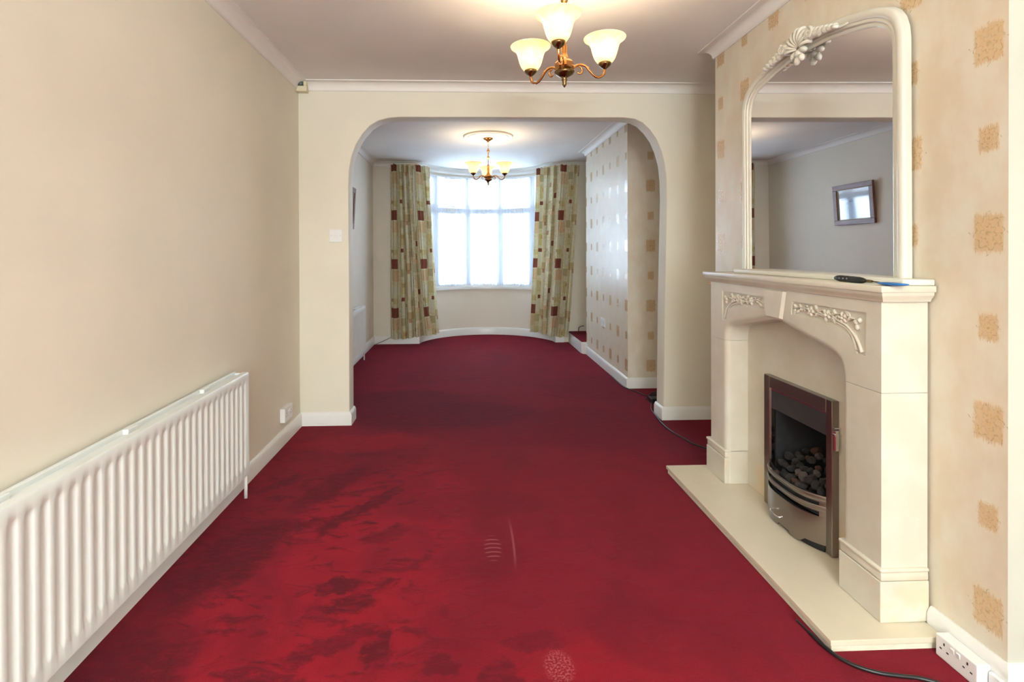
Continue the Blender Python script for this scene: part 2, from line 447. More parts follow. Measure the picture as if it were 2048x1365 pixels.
def smoothpts(pts, k=6):
    pts = [Vector(p) for p in pts]; out = []
    for i in range(len(pts)-1):
        p0 = pts[max(i-1, 0)]; p1 = pts[i]; p2 = pts[i+1]; p3 = pts[min(i+2, len(pts)-1)]
        for j in range(k):
            s = j/k
            out.append(0.5*((2*p1)+(p2-p0)*s+(2*p0-5*p1+4*p2-p3)*s*s+(3*p1-p0-3*p2+p3)*s**3))
    out.append(pts[-1]); return out
def sweep2d(bm, path, prof, closed=False):
    """profile (n, z) swept along a plan path; n is measured to the LEFT of travel; mitred corners."""
    n = len(path); P = [Vector((p[0], p[1])) for p in path]; rings = []
    for i in range(n):
        d1 = (P[i]-P[i-1]).normalized() if i > 0 else None
        d2 = (P[i+1]-P[i]).normalized() if i < n-1 else None
        if d1 is None: d1 = d2
        if d2 is None: d2 = d1
        n1 = Vector((-d1.y, d1.x)); n2 = Vector((-d2.y, d2.x))
        m = (n1+n2); m = m / max(m.dot(n1), 0.2)
        rings.append([bm.verts.new((P[i].x+m.x*a, P[i].y+m.y*a, z)) for a, z in prof])
    k = len(prof)
    for i in range(n-1):
        for j in range(k): bm.faces.new((rings[i][j], rings[i][(j+1)%k], rings[i+1][(j+1)%k], rings[i+1][j]))
    bm.faces.new(rings[0][::-1]); bm.faces.new(rings[-1])
    return bm
H = 2.45
XL, YA, XR, XL2, YF, XB2 = -1.183, 3.70, 1.497, -1.236, 6.926, 1.464
BC, BR = (0.30, 6.66), 0.99
def arcp(r, a): return (BC[0]+r*math.sin(math.radians(a)), BC[1]+r*math.cos(math.radians(a)))

# ------------------------------------------------------------------ SETTING
bm = B(); box(bm, -1.6, 2.3, -5.2, 7.95, -0.12, 0.0)
struct('floor', bm, M['carpet'])
bm = B(); box(bm, -1.6, 2.3, -5.2, 7.95, H, H+0.1)
struct('ceiling', bm, M['ceil'])
bm = B(); box(bm, XL-0.2, XL, -5.0, YA+0.06, 0, H); struct('wall_left', bm, M['wall'])
bm = B(); box(bm, XL2-0.2, XL2, YA+0.06, YF+0.2, 0, H); struct('wall_left_far', bm, M['wall'])
bm = B(); box(bm, 2.0, 2.2, -5.0, YF+0.2, 0, H); struct('wall_right', bm, M['wall'])

# arch wall: outline of the opening, swept through the wall
arch = [(-0.834, 0.0), (-0.833, 0.9), (-0.832, 1.72), (-0.828, 1.82), (-0.812, 1.92), (-0.778, 2.01), (-0.733, 2.085), (-0.678, 2.145), (-0.62, 2.18), (-0.55, 2.2), (-0.464, 2.208),
        (1.16, 2.214), (1.24, 2.205), (1.30, 2.177), (1.354, 2.125), (1.40, 2.06), (1.435, 1.98), (1.462, 1.88), (1.474, 1.77), (1.478, 1.62), (1.463, 0.9), (1.449, 0.0)]
bm = B()
y0, y1 = YA, YA+0.14
outer = []
for (x, z) in arch:
    if z < 1.75: outer.append((-1.36 if x < 0 else 2.02, z))
    elif z < 2.1 and x < 0: outer.append((-1.36, 1.75+(z-1.72)*1.84))
    elif z < 2.1 and x > 0: outer.append((2.02, 1.62+(z-1.62)*1.73))
    else: outer.append((x, H))
outer[7] = (-1.1, H); outer[6] = (-1.36, H); outer[-10] = (outer[-10][0], H); outer[-7] = (2.02, H); outer[-8] = (1.75, H)
def ringv(y, pts): return [bm.verts.new((x, y, z)) for x, z in pts]
fi, fo, bi, bo = ringv(y0, arch), ringv(y0, outer), ringv(y1, arch), ringv(y1, outer)
for i in range(len(arch)-1):
    bm.faces.new((fi[i], fi[i+1], fo[i+1], fo[i])); bm.faces.new((bi[i], bo[i], bo[i+1], bi[i+1]))
    bm.faces.new((fi[i], bi[i], bi[i+1], fi[i+1])); bm.faces.new((fo[i], fo[i+1], bo[i+1], bo[i]))
bm.faces.new((fi[0], fo[0], bo[0], bi[0])); bm.faces.new((fi[-1], bi[-1], bo[-1], fo[-1]))
es = [e for e in bm.edges if (e.verts[0] in fi and e.verts[1] in fi) or (e.verts[0] in bi and e.verts[1] in bi)]
bmesh.ops.bevel(bm, geom=es, offset=0.008, segments=3, profile=0.5, affect='EDGES')
o = struct('wall_arch', bm, M['wallarch']); sharp(o, 25)

# chimney breast of the nearer room: papered, with the opening the fire sits in
def uvbox(bm, fn):
    uvl = bm.loops.layers.uv.verify()
    for f in bm.faces:
        for l in f.loops: l[uvl].uv = fn(l.vert.co, f.normal)
bm = B()
a, b_ = 1.356, 3.01
box(bm, XR, 1.98, a, 1.97, 0, H); box(bm, XR, 1.98, 2.35, b_, 0, H); box(bm, XR, 1.98, 1.97, 2.35, 0.615, H); box(bm, 1.75, 1.98, 1.97, 2.35, 0, 0.615)
bmesh.ops.remove_doubles(bm, verts=bm.verts, dist=1e-5)
bmesh.ops.recalc_face_normals(bm, faces=bm.faces)
uvbox(bm, lambda p, n: (p.y-1.41 if abs(n.x) > 0.5 else (p.x-XR)+0.128, p.z-0.201))
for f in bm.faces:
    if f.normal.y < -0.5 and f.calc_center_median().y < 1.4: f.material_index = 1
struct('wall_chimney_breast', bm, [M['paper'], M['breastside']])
bm = B()
box(bm, XB2, 1.98, 4.566, 6.15, 0, H); bmesh.ops.recalc_face_normals(bm, faces=bm.faces)
uvbox(bm, lambda p, n: (p.y-4.611 if abs(n.x) > 0.5 else 1.675-p.x+0.256*0, p.z-0.201))
struct('wall_chimney_breast_far', bm, M['paper'])

# far wall stubs and the curved bay apron
bm = B()
edge = math.degrees(math.asin(0.94/BR))
N = 36
angs = [-edge+2*edge*i/N for i in range(N+1)]
inn = [arcp(BR, q) for q in angs]; out = [arcp(BR+0.2, q) for q in angs]
def wallstrip(z0, z1):
    A = [bm.verts.new((*p, z0)) for p in inn]; Bq = [bm.verts.new((*p, z1)) for p in inn]
    A2 = [bm.verts.new((*p, z0)) for p in out]; B2 = [bm.verts.new((*p, z1)) for p in out]
    for i in range(N):
        bm.faces.new((A[i], A[i+1], Bq[i+1], Bq[i])); bm.faces.new((A2[i+1], A2[i], B2[i], B2[i+1]))
        bm.faces.new((Bq[i], Bq[i+1], B2[i+1], B2[i])); bm.faces.new((A[i+1], A[i], A2[i], A2[i+1]))
    bm.faces.new((A[0], Bq[0], B2[0], A2[0])); bm.faces.new((A[-1], A2[-1], B2[-1], Bq[-1]))
wallstrip(0, 0.685)
o = struct('wall_bay', bm, M['wall']); sharp(o)
bm = B(); wallstrip(2.345, H); o = struct('wall_bay_head', bm, M['wall']); sharp(o)
bm = B(); box(bm, XL2-0.1, inn[0][0], YF, YF+0.2, 0, H); struct('wall_far_left', bm, M['wall'])
bm = B(); box(bm, inn[-1][0], 2.02, YF, YF+0.2, 0, H); struct('wall_far_right', bm, M['wall'])

# rear wall with the garden window (behind the camera)
bm = B()
for q in ((-1.38, -0.95, 0, H), (1.65, 2.2, 0, H), (-0.95, 1.65, 0, 0.35), (-0.95, 1.65, 2.25, H)): box(bm, q[0], q[1], -5.2, -5.0, q[2], q[3])
struct('wall_rear', bm, M['wall'])
bm = B()
for q in ((-0.95, -0.89), (-0.12, -0.06), (0.76, 0.82), (1.59, 1.65)): box(bm, q[0], q[1], -5.14, -5.08, 0.35, 2.25)
box(bm, -0.95, 1.65, -5.14, -5.08, 0.35, 0.41); box(bm, -0.95, 1.65, -5.14, -5.08, 2.19, 2.25); box(bm, -0.95, 1.65, -5.14, -5.08, 1.70, 1.75)
w2 = struct('window_2', bm, M['white'])

# cornices
def coveprof(d=0.0745, c=0.058):
    p = [(0, H-0.0005), (0, H-c-0.004), (0.008, H-c-0.004), (0.010, H-c)]
    for i in range(7):
        a_ = PI/2*i/6; p.append((0.012+(d-0.022)*(1-math.cos(a_)), H-c+(c-0.008)*math.sin(a_)))
    p += [(d-0.008, H-0.008), (d, H-0.007), (d, H-0.0005)]
    return p
tn = 0
def trim(path, prof, mat, nm=None):
    global tn
    tn += 1
    bm = B(); sweep2d(bm, path, prof)
    o = struct(nm or ('trim_%d' % tn), bm, mat); sharp(o, 30); return o
cp = coveprof()
trim([(2.0, -5.0), (XL, -5.0), (XL, YA), (2.0, YA)][::-1], cp, M['cornice'])
trim([(1.99, 1.356), (XR, 1.356), (XR, 3.01), (1.99, 3.01)], cp, M['cornice'])
trim([(1.99, 4.566), (XB2, 4.566), (XB2, 6.15), (1.99, 6.15)], cp, M['cornice'])
farpath = [(2.0, YF)] + inn[::-1] + [(XL2, YF), (XL2, YA+0.14)]
trim(farpath, cp, M['cornice'])
trim([(XL2, YA+0.14), (2.0, YA+0.14)][::-1][::-1], [(-0.0, H-0.001), (-0.0, H-0.06), (0.05, H-0.001)], M['cornice'])
# skirting boards
HB = 0.094
sk = [(0.0005, 0.0), (0.018, 0.0), (0.018, HB-0.022), (0.014, HB-0.012), (0.012, HB-0.008), (0.006, HB), (0.0005, HB)]
def skirt(path, nm, h=None):
    pr = sk if h is None else [(a_, z if z < 0.05 else z+(h-HB)) for a_, z in sk]
    return trim(path, pr, M['white'], nm)
skirt([(-0.834, YA+0.14), (-0.834, YA), (XL, YA), (XL, -5.0)], 'baseboard_left')
skirt([(2.0, YA), (1.449, YA), (1.449, YA+0.14)], 'baseboard_arch_right')
skirt([(1.99, 1.356), (XR, 1.356), (XR, 1.585)], 'baseboard_breast_near')
skirt([(XR, 2.83), (XR, 3.01), (1.99, 3.01)], 'baseboard_breast_back')
skirt([(1.99, 4.566), (XB2, 4.566), (XB2, 6.10)], 'baseboard_breast_far')
skirt([(1.34, YF)] + [(1.236, YF)] + inn[::-1][1:-1] + [(-0.636, YF), (XL2, YF), (XL2, YA+0.14)], 'baseboard_bay', 0.108)

# raised carpeted plinth in the far recess
bm = B(); box(bm, 1.40, 1.98, 6.16, 6.92, 0.0, 0.135); o = struct('trim_plinth', bm, M['white'])
bm = B(); box(bm, 1.405, 1.98, 6.16, 6.92, 0.135, 0.15, 0.004)
pc = obj('carpet_top', bm, M['carpet'], o)
bm = B(); tube(bm, [(1.442, 6.14, 0.0), (1.442, 6.14, 0.125)], 0.033, 16)
box(bm, 1.435, 1.475, 6.10, 6.16, 0.0, 0.12, 0.004)
obj('end_cap', bm, M['white'], o)
bm = B(); tube(bm, smoothpts([(1.53, 6.88, 0.14), (1.53, 6.86, 0.20), (1.56, 6.85, 0.225), (1.60, 6.86, 0.228)]), 0.005, 6)
tag(obj('aerial_cable', bm, M['cable']), 'short dark cable end sticking up from the carpeted plinth beside the far right curtain', 'cable')

# ------------------------------------------------------------------ bay window
WR = 1.03
bm = B()
ps = [arcp(BR-0.035, q) for q in [-edge-1+(2*edge+2)*i/40 for i in range(41)]]; po = [arcp(BR+0.16, q) for q in [-edge-1+(2*edge+2)*i/40 for i in range(41)]]
L1 = [bm.verts.new((*p, 0.685)) for p in ps]; L2 = [bm.verts.new((*p, 0.712)) for p in ps]; L3 = [bm.verts.new((*p, 0.712)) for p in po]; L4 = [bm.verts.new((*p, 0.685)) for p in po]
for i in range(40):
    for a_, c_ in ((L1, L2), (L2, L3), (L3, L4), (L4, L1)): bm.faces.new((a_[i], a_[i+1], c_[i+1], c_[i]))
bm.faces.new((L1[0], L2[0], L3[0], L4[0])); bm.faces.new((L1[-1], L4[-1], L3[-1], L2[-1]))
win = struct('window_1', bm, M['white'])
win.name = 'window_1'
mull = [-76, -46.5, -15.6, 13.0, 42.5, 73]
ZT0, ZT1 = 1.822, 1.885
for q in mull:
    x_, y_ = arcp(WR, q); bm = B(); box(bm, -0.042, 0.042, -0.04, 0.05, 0.712, 2.345, 0.006, 1)
    bm.transform(Matrix.Translation((x_, y_, 0)) @ Matrix.Rotation(-math.radians(q), 4, 'Z'))
    obj('mullion', bm, M['white'], win)
for i in range(5):
    p, q = Vector((*arcp(WR, mull[i]), 0)), Vector((*arcp(WR, mull[i+1]), 0))
    L = (q-p).length; d = (q-p).normalized(); ang = math.atan2(d.y, d.x)
    T = Matrix.Translation(p) @ Matrix.Rotation(ang, 4, 'Z')
    bm = B(); box(bm, 0.03, L-0.03, -0.03, 0.04, ZT0-0.005, ZT1-0.01); box(bm, 0.03, L-0.03, -0.03, 0.04, 2.315, 2.345); box(bm, 0.03, L-0.03, -0.03, 0.04, 0.712, 0.735)
    bm.transform(T); fr = obj('window_frame', bm, M['white'], win)
    for (z0, z1, wd) in ((0.735, ZT0, 0.034), (ZT1, 2.318, 0.022)):
        bm = B()
        box(bm, 0.034, 0.034+wd, -0.022, 0.022, z0, z1); box(bm, L-0.034-wd, L-0.034, -0.022, 0.022, z0, z1)
        box(bm, 0.034+wd, L-0.034-wd, -0.022, 0.022, z0, z0+wd); box(bm, 0.034+wd, L-0.034-wd, -0.022, 0.022, z1-wd, z1)
        bm.transform(T); ca = obj('casement', bm, M['white'], win)
        bm = B(); box(bm, 0.034+wd, L-0.034-wd, -0.003, 0.003, z0+wd, z1-wd); bm.transform(T)
        obj('pane', bm, M['glass'], ca)

# net curtain
def clothgrid(name, mat, parent, path, z0f, z1f, nu, nv, amp, wave, uvs, ampf=None, phase=0.0, jitter=0.0, xtra=None):
    """path(s, t) -> (pos2d, normal2d) with s along, t height 0..1"""
    bm = B(); uvl = bm.loops.layers.uv.verify(); grid = []; UV = {}
    L0 = 0.0; last = None; us = []
    for i in range(nu+1):
        s = i/nu; p, n = path(s, 0.5); d = amp*wave(s); q = Vector(p)+Vector(n)*d
        if last is not None: L0 += (q-last).length
        last = q; us.append(L0)
    for i in range(nu+1):
        col = []
        for j in range(nv+1):
            s, t_ = i/nu, j/nv
            p, n = path(s, t_)
            d = amp*wave(s + (jitter*math.sin(5*t_+7*s)))*(ampf(t_) if ampf else 1)
            z = z0f(s) + (z1f(s)-z0f(s))*t_
            v = bm.verts.new((p[0]+n[0]*d, p[1]+n[1]*d, z)); UV[v] = (us[i]*uvs, z)
            col.append(v)
        grid.append(col)
    for i in range(nu):
        for j in range(nv):
            f = bm.faces.new((grid[i][j], grid[i+1][j], grid[i+1][j+1], grid[i][j+1]))
            for l in f.loops: l[uvl].uv = UV[l.vert]
    return obj(name, bm, mat, parent, smooth=True, recalc=False)
def netpath(s, t_):
    q = -66+132*s; p = arcp(BR-0.025, q)
    return p, (math.sin(math.radians(q)), math.cos(math.radians(q)))
nt = thing('net_curtain', 'sheer white net curtain hanging across the whole curved bay window', 'curtain', (0.3, 7.6, 0.72))
clothgrid('sheer_fabric', M['net'], nt, netpath, lambda s: 0.745+0.008*math.sin(40*s), lambda s: 2.325, 420, 24, 0.010,
          lambda s: math.sin(2*PI*s*46+1.7*math.sin(9*s))+0.5*math.sin(2*PI*s*19), 1.0, ampf=lambda t_: 1.0-0.55*t_)
bm = B(); tube(bm, [(*arcp(BR-0.025, -66+132*i/40), 2.325) for i in range(41)], 0.006, 8); obj('curtain_wire', bm, M['white'], nt)

# curtain track around the bay
def rail(s, r=0.90):
    """s in metres from the left end of the track; 0..L"""
    pass
YS = YF-0.115
def railpoint(u, off=0.0):
    # straight along left stub, then arc, then straight along right stub
    r = 0.865+off
    q0 = -68.0; ax, ay = arcp(r, q0); bx, by = arcp(r, -q0)
    l0 = (ax+1.05); l1 = r*math.radians(-2*q0); l2 = 1.60-bx
    L = l0+l1+l2; d = u*1.0
    if d < l0:
        k = d/l0; y = YS+off + (ay-YS-off)*max(0, (k-0.45)/0.55)**2
        return (-1.05+d, y), (0.0, 1.0)
    d -= l0
    if d < l1:
        q = q0+math.degrees(d/r); return arcp(r, q), (math.sin(math.radians(q)), math.cos(math.radians(q)))
    d -= l1; k = 1-d/l2
    return (bx+d, YS+off+(by-YS-off)*max(0, (k-0.45)/0.55)**2), (0.0, 1.0)
_q = 0.865; AX = arcp(_q, -68)[0]; LL = (AX+1.05)+_q*math.radians(136)+(1.60-arcp(_q, 68)[0])
tr = thing('curtain_track', 'slim white curtain track curving round the top of the bay', 'track', (0.3, 6.9, 2.36))
bm = B(); pts = [railpoint(LL*i/90, .066)[0] for i in range(91)]
sweep2d(bm, pts, [(-0.006, 2.362), (0.006, 2.362), (0.006, 2.388), (-0.006, 2.388)]); o = obj('rail', bm, M['white'], tr); sharp(o)
for i in range(2, 90, 11):
    p, n = railpoint(LL*i/90, .066); bm = B(); box(bm, p[0]-0.012, p[0]+0.012, p[1]+.006, p[1]+0.03, 2.365, 2.395); obj('bracket', bm, M['white'], tr)

def curtain(label, u0, u1t, u1b, u0b, seed, kk, zb0, zb1, basex):
    rnd = random.Random(seed); ph = [rnd.uniform(0, 6.28) for _ in range(6)]
    root = thing('curtain', label, 'curtain', basex, 'patchwork curtains at the bay')
    def path(s, t_):
        te = t_**0.8
        a_ = u0b+(u0-u0b)*te; b2 = u1b+(u1t-u1b)*te
        p, n = railpoint(a_+(b2-a_)*s); return p, n
    def wave(s):
        return (math.sin(2*PI*s*kk+ph[0]+1.6*math.sin(2*PI*s*1.3+ph[1])) + 0.42*math.sin(2*PI*s*kk*2.7+ph[2]+1.5*math.sin(2*PI*s*2+ph[3])))
    clothgrid('fabric', M['curtain'], root, path, lambda s: zb0+(zb1-zb0)*s+0.008*math.sin(9*s+seed), lambda s: 2.405-0.012*abs(math.sin(30*s)), 360, 60, 0.034, wave, 0.66, ampf=lambda t_: 1.25-0.45*t_, jitter=0.008)
    return root
lx = lambda x: x+1.05
arcu = lambda q: (AX+1.05)+_q*math.radians(q+68)
curtain('long cream curtain printed with red and olive squares, left side of the bay', lx(-0.99), arcu(-66), arcu(-53), lx(-1.0), 3, 6.5, 0.085, 0.105, (-0.75, 6.9, 0.0))
ru = lambda x: LL-(1.60-x)
curtain('long cream curtain printed with red and olive squares, right side of the bay', arcu(54), ru(1.53), ru(1.36), arcu(46), 11, 6.5, 0.105, 0.085, (1.15, 6.9, 0.0))

# ------------------------------------------------------------------ FIREPLACE
fp = thing('fireplace_surround', 'cream stone fireplace surround with carved frieze panels and deep mantel shelf', 'fireplace', (1.40, 2.17, 0.04))
XFp, XBk = 1.336, 1.490
cY = 2.172
inner = [(.403, .04), (.403, .777), (.402, .79), (.397, .822), (.385, .845), (.362, .860), (.335, .868), (.17, .904), (.04, .9325), (.012, .937)]
inner = inner + [(-a_, b2) for a_, b2 in inner[::-1]]
def offs(pts, r):
    out = []
    for i, p in enumerate(pts):
        a_ = Vector(pts[max(i-1, 0)]); b2 = Vector(pts[min(i+1, len(pts)-1)]); d = (b2-a_).normalized(); nrm = Vector((d.y, -d.x))
        out.append((p[0]+nrm.x*r, p[1]+nrm.y*r))
    return out
rr = 0.028
outr = offs(inner, rr); outr[0] = (.403+rr, .04); outr[-1] = (-.403-rr, .04); outr[1] = (.403+rr, .777); outr[-2] = (-.403-rr, .777)
YO0, YO1, ZO = 2.737-cY, 1.595-cY, 1.072
def outerpt(i, p):
    n = len(inner)
    if p[1] <= .80: return ((YO0 if p[0] > 0 else YO1), p[1])
    side = YO0 if p[0] > 0 else YO1
    if abs(p[0]) > .39: return (side, .88)
    if abs(p[0]) > .37: return (side, 1.0)
    if abs(p[0]) > .35: return (side, ZO)
    return (p[0]*(1.1 if abs(p[0]) > .3 else 1), ZO)
def surround(i0, i1, name):
    bm = B(); rings = []
    for i in range(i0, i1+1):
        p = inner[i]; q = outr[i]; o_ = outerpt(i, p); ring = [(XFp, *o_), (XFp, *q)]
        for k in range(1, 7):
            a_ = PI/2*k/6
            ring.append((XFp+rr*(1-math.cos(a_)), q[0]+(p[0]-q[0])*math.sin(a_), q[1]+(p[1]-q[1])*math.sin(a_)))
        ring += [(XBk, *p), (XBk, *o_)]
        rings.append([bm.verts.new((x_, y_+cY, z_)) for x_, y_, z_ in ring])
    k = len(rings[0])
    for A, Bq in zip(rings, rings[1:]):
        for j in range(k): bm.faces.new((A[j], A[(j+1)%k], Bq[(j+1)%k], Bq[j]))
    bm.faces.new(rings[0][::-1]); bm.faces.new(rings[-1])
    return bm
n = len(inner)
def cut_panel(o, poly, x0, x1):
    bm = B(); A = [bm.verts.new((x0, y, z)) for y, z in poly]; Bq = [bm.verts.new((x1, y, z)) for y, z in poly]
    m = len(poly)
    for i in range(m): bm.faces.new((A[i], A[(i+1)%m], Bq[(i+1)%m], Bq[i]))
    bm.faces.new(A[::-1]); bm.faces.new(Bq)
    cutter = obj('cutter', bm, M['stone'], None, loc=fp['_base'])
    md = o.modifiers.new('cut', 'BOOLEAN'); md.object = cutter; md.operation = 'DIFFERENCE'; md.solver = 'EXACT'
    bpy.context.view_layer.update()
    me = bpy.data.meshes.new_from_object(o.evaluated_get(bpy.context.evaluated_depsgraph_get()))
    o.modifiers.clear(); o.data = me
    bpy.data.objects.remove(cutter)
lg = obj('leg', surround(0, 1, 'leg'), M['stone'], fp); sharp(lg)
lg = obj('leg', surround(n-2, n-1, 'leg'), M['stone'], fp); sharp(lg)
bm = surround(1, n-2, 'header')
for v in bm.verts:
    if v.co.z < .7775: v.co.z = .7782
hd = obj('header', bm, M['stone'], fp)
panR = [(2.045, 1.030), (1.657, 1.030), (1.660, .885), (1.700, .885), (1.712, .915), (1.735, .942), (1.775, .958), (1.87, .970), (2.052, .976)]
panL = [(2.250, 1.030), (2.617, 1.030), (2.617, .880), (2.577, .880), (2.565, .915), (2.545, .942), (2.505, .958), (2.42, .970), (2.243, .978)]
for pl in (panR, panL): cut_panel(hd, pl, 1.30, 1.343)
hd.data.materials.clear(); hd.data.materials.append(M['stone'])
for p in hd.data.polygons: p.material_index = 0
sharp(hd, 30)
# keystone
bm = B()
ks = [(2.080, 1.066), (2.245, 1.066), (2.222, .948), (2.106, .948)]
A = [bm.verts.new((XFp+0.002, y, z)) for y, z in ks]; Bq = [bm.verts.new((XFp-0.010, y+(0.012 if y < 2.15 else -0.012), z-(0 if z > 1 else -0.004))) for y, z in ks]
for i in range(4): bm.faces.new((A[i], A[(i+1)%4], Bq[(i+1)%4], Bq[i]))
bm.faces.new(A[::-1]); bm.faces.new(Bq)
obj('keystone', bm, M['stone'], fp)

# carved flowers, leaves and ribbons in the two frieze panels
def blob(bm, c, r, rot=0.0, seg=8, ring=5):
    m = Matrix.Translation(c) @ Matrix.Rotation(rot, 4, 'X') @ Matrix.Diagonal((r[0], r[1], r[2], 1))
    bmesh.ops.create_uvsphere(bm, u_segments=seg, v_segments=ring, radius=1.0, matrix=m)
def flower(bm, y, z, r, x=1.340, n=5, a0=0.3):
    for k in range(n):
        a_ = a0+2*PI*k/n
        blob(bm, (x, y+math.cos(a_)*r*0.62, z+math.sin(a_)*r*0.62), (0.007, r*0.52, r*0.34), a_)
    blob(bm, (x-0.004, y, z), (0.006, r*0.28, r*0.28))
def leaf(bm, y, z, l, w_, a_, x=1.341): blob(bm, (x, y+math.cos(a_)*l*0.5, z+math.sin(a_)*l*0.5), (0.006, l*0.5, w_*0.5), a_)
def spiral(bm, y, z, r, turns, a0, sgn=1, x=1.339, rad=0.0035):
    pts = []
    for i in range(22):
        k = i/21; a_ = a0+sgn*turns*2*PI*k; q = r*(1-0.8*k); pts.append((x, y+q*math.cos(a_), z+q*math.sin(a_)))
    tube(bm, pts, [rad*(1-0.5*i/21) for i in range(22)], 6)
def frieze(s, yc, y_in, y_out):
    """s = +1 when the outer end lies at larger y"""
    bm = B(); L = abs(y_out-y_in)
    Y = lambda k: y_in+(y_out-y_in)*k
    wav = [(1.339, Y(k/24), 1.003+0.009*math.sin(k/24*11)) for k in range(0, 21)]
    tube(bm, wav, 0.0032, 6)
    for k, r_ in ((0.27, .019), (0.50, .023), (0.72, .021)): flower(bm, Y(k), 1.002-0.004*(k > .4), r_, a0=k*7)
    for k, a_ in ((.06, .5), (.10, -.6), (.14, .9), (.17, -.2), (.36, 1.3), (.39, -.8), (.43, .4), (.58, 2.0), (.61, -.9), (.64, .7), (.80, .8), (.83, -.6), (.87, .1), (.60, -1.8)):
        leaf(bm, Y(k), 1.003+0.004*math.sin(k*40), .030, .012, a_ if s < 0 else PI-a_)
    spiral(bm, Y(.45), .998, .018, 1.1, 0.4, 1); spiral(bm, Y(.20), 1.008, .014, 1.0, 2.4, -1); spiral(bm, Y(.78), 1.006, .016, 1.2, 1.0, 1); spiral(bm, Y(.66), .992, .014, 1.0, 3.0, -1)
    for k, z_ in ((.885, .992), (.93, 1.0), (.90, .975)): blob(bm, (1.339, Y(k), z_), (.008, .009, .010))
    # broad drooping ribbons at the outer end
    q = [(1.341, Y(.50), .985), (1.341, Y(.70), .972), (1.341, Y(.80), .955), (1.341, Y(.86), .925), (1.341, Y(.885), .895)]
    tube(bm, smoothpts(q), [0.003+0.0035*i/24 for i in range(25)], 8)
    q = [(1.340, Y(.52), 1.012), (1.340, Y(.62), .992), (1.340, Y(.76), .975), (1.340, Y(.87), .945), (1.340, Y(.925), .915), (1.340, Y(.955), .893)]
    tube(bm, smoothpts(q), [0.003+0.0045*i/30 for i in range(31)], 8)
    for z_ in (.985, .995, 1.005, 1.015): blob(bm, (1.342, Y(.015), z_), (.005, .006, .007))
    return obj('carving', bm, M['stone'], fp, smooth=True)
frieze(-1, 1.85, 2.040, 1.662); frieze(1, 2.43, 2.252, 2.615)

# plinth blocks with a moulded top
def plinth(ya, yb):
    bm = B()
    box(bm, 1.328, 1.490, ya, yb, .04, .171, .002, 1)
    box(bm, 1.331, 1.490, ya+.002, yb-.002, .1725, .200, .004, 2)
    box(bm, 1.326, 1.490, ya-.003, yb+.003, .200, .214, .006, 3)
    return bm
o = obj('plinth_block', plinth(1.588, 1.772), M['stone'], fp); sharp(o)
o = obj('plinth_block', plinth(2.578, 2.775), M['stone'], fp); sharp(o)
# mantel shelf
bm = B(); box(bm, 1.311, 1.492, 1.565, 2.783, 1.104, 1.1245, .0025, 2); o = obj('mantel_shelf', bm, M['stone'], fp); sharp(o)
bm = B()
prof = [(0.0, 1.104), (0.0, 1.0725), (-.004, 1.0725), (-.006, 1.0735), (-.009, 1.082), (-.016, 1.090), (-.019, 1.096), (-.0195, 1.104)]
path = [(1.488, 1.588), (1.336, 1.588), (1.336, 2.757), (1.488, 2.757)]
rings = []
for (x_, y_), (sx, sy) in zip(path, ((0, 1), (1, 1), (1, -1), (0, -1))):
    rings.append([bm.verts.new((x_+sx*a_, y_+sy*a_, z_)) for a_, z_ in prof])
for A, Bq in zip(rings, rings[1:]):
    for j in range(len(prof)-1): bm.faces.new((A[j], A[j+1], Bq[j+1], Bq[j]))
bm.faces.new([r_[0] for r_ in rings]); bm.faces.new([r_[-1] for r_ in rings][::-1])
bm.faces.new((rings[0][::-1])); bm.faces.new(rings[-1])
o = obj('bed_moulding', bm, M['stone'], fp); sharp(o, 30)
bm = B(); box(bm, 1.325, 1.345, 2.765, 2.79, 1.088, 1.1035, .002, 1); box(bm, 1.338, 1.372, 2.74, 2.765, 1.056, 1.072, .003, 1)
obj('broken_moulding_end', bm, M['rawchip'], fp)['label'] = 'bare ochre plaster chips'
# back panel with the opening for the fire
bm = B()
XP = 1.449
for q in ((1.768, 1.955, .04, .79), (2.362, 2.577, .04, .79), (1.955, 2.362, .64, .79)): box(bm, XP, 1.488, *q)
pts = [(1.768, .79), (1.775, .83), (1.80, .86), (1.84, .87), (2.16, .938), (2.18, .938), (2.50, .87), (2.54, .86), (2.57, .83), (2.577, .79)]
A = [bm.verts.new((XP, y, z)) for y, z in pts]; Bq = [bm.verts.new((1.488, y, z)) for y, z in pts]
bm.faces.new(A); bm.faces.new(Bq[::-1])
for i in range(len(pts)): bm.faces.new((A[i], Bq[i], Bq[(i+1)%len(pts)], A[(i+1)%len(pts)]))
obj('back_panel', bm, M['stone'], fp)

# hearth
he = thing('hearth', 'glossy cream marble hearth slab on the red carpet below the fireplace', 'hearth', (1.30, 2.17, 0.0))
bm = B(); box(bm, 1.1163, 1.478, 1.523, 2.8135, .0225, .0395, .0015, 2); o = obj('slab', bm, M['hearth'], he)
bm = B(); box(bm, 1.124, 1.478, 1.531, 2.806, .0, .022); obj('base', bm, M['subbase'], he)['label'] = 'rough pale plaster base under the slab'

# ------------------------------------------------------------------ GAS FIRE
gf = thing('gas_fire', 'brushed steel inset gas fire with bowed bars and imitation coals', 'fire', (1.42, 2.157, 0.04))
def barprof(bm, outer_, inner_, x0, x1):
    pass
y0, y1 = 1.931, 2.384; FX = 1.420
bm = B()
box(bm, FX, 1.449, y0, y0+.034, .042, .652, .002, 1); box(bm, FX, 1.449, y1-.042, y1, .042, .652, .002, 1); box(bm, FX, 1.449, y0+.034, y1-.042, .598, .652, .002, 1)
obj('frame', bm, M['steel'], gf)
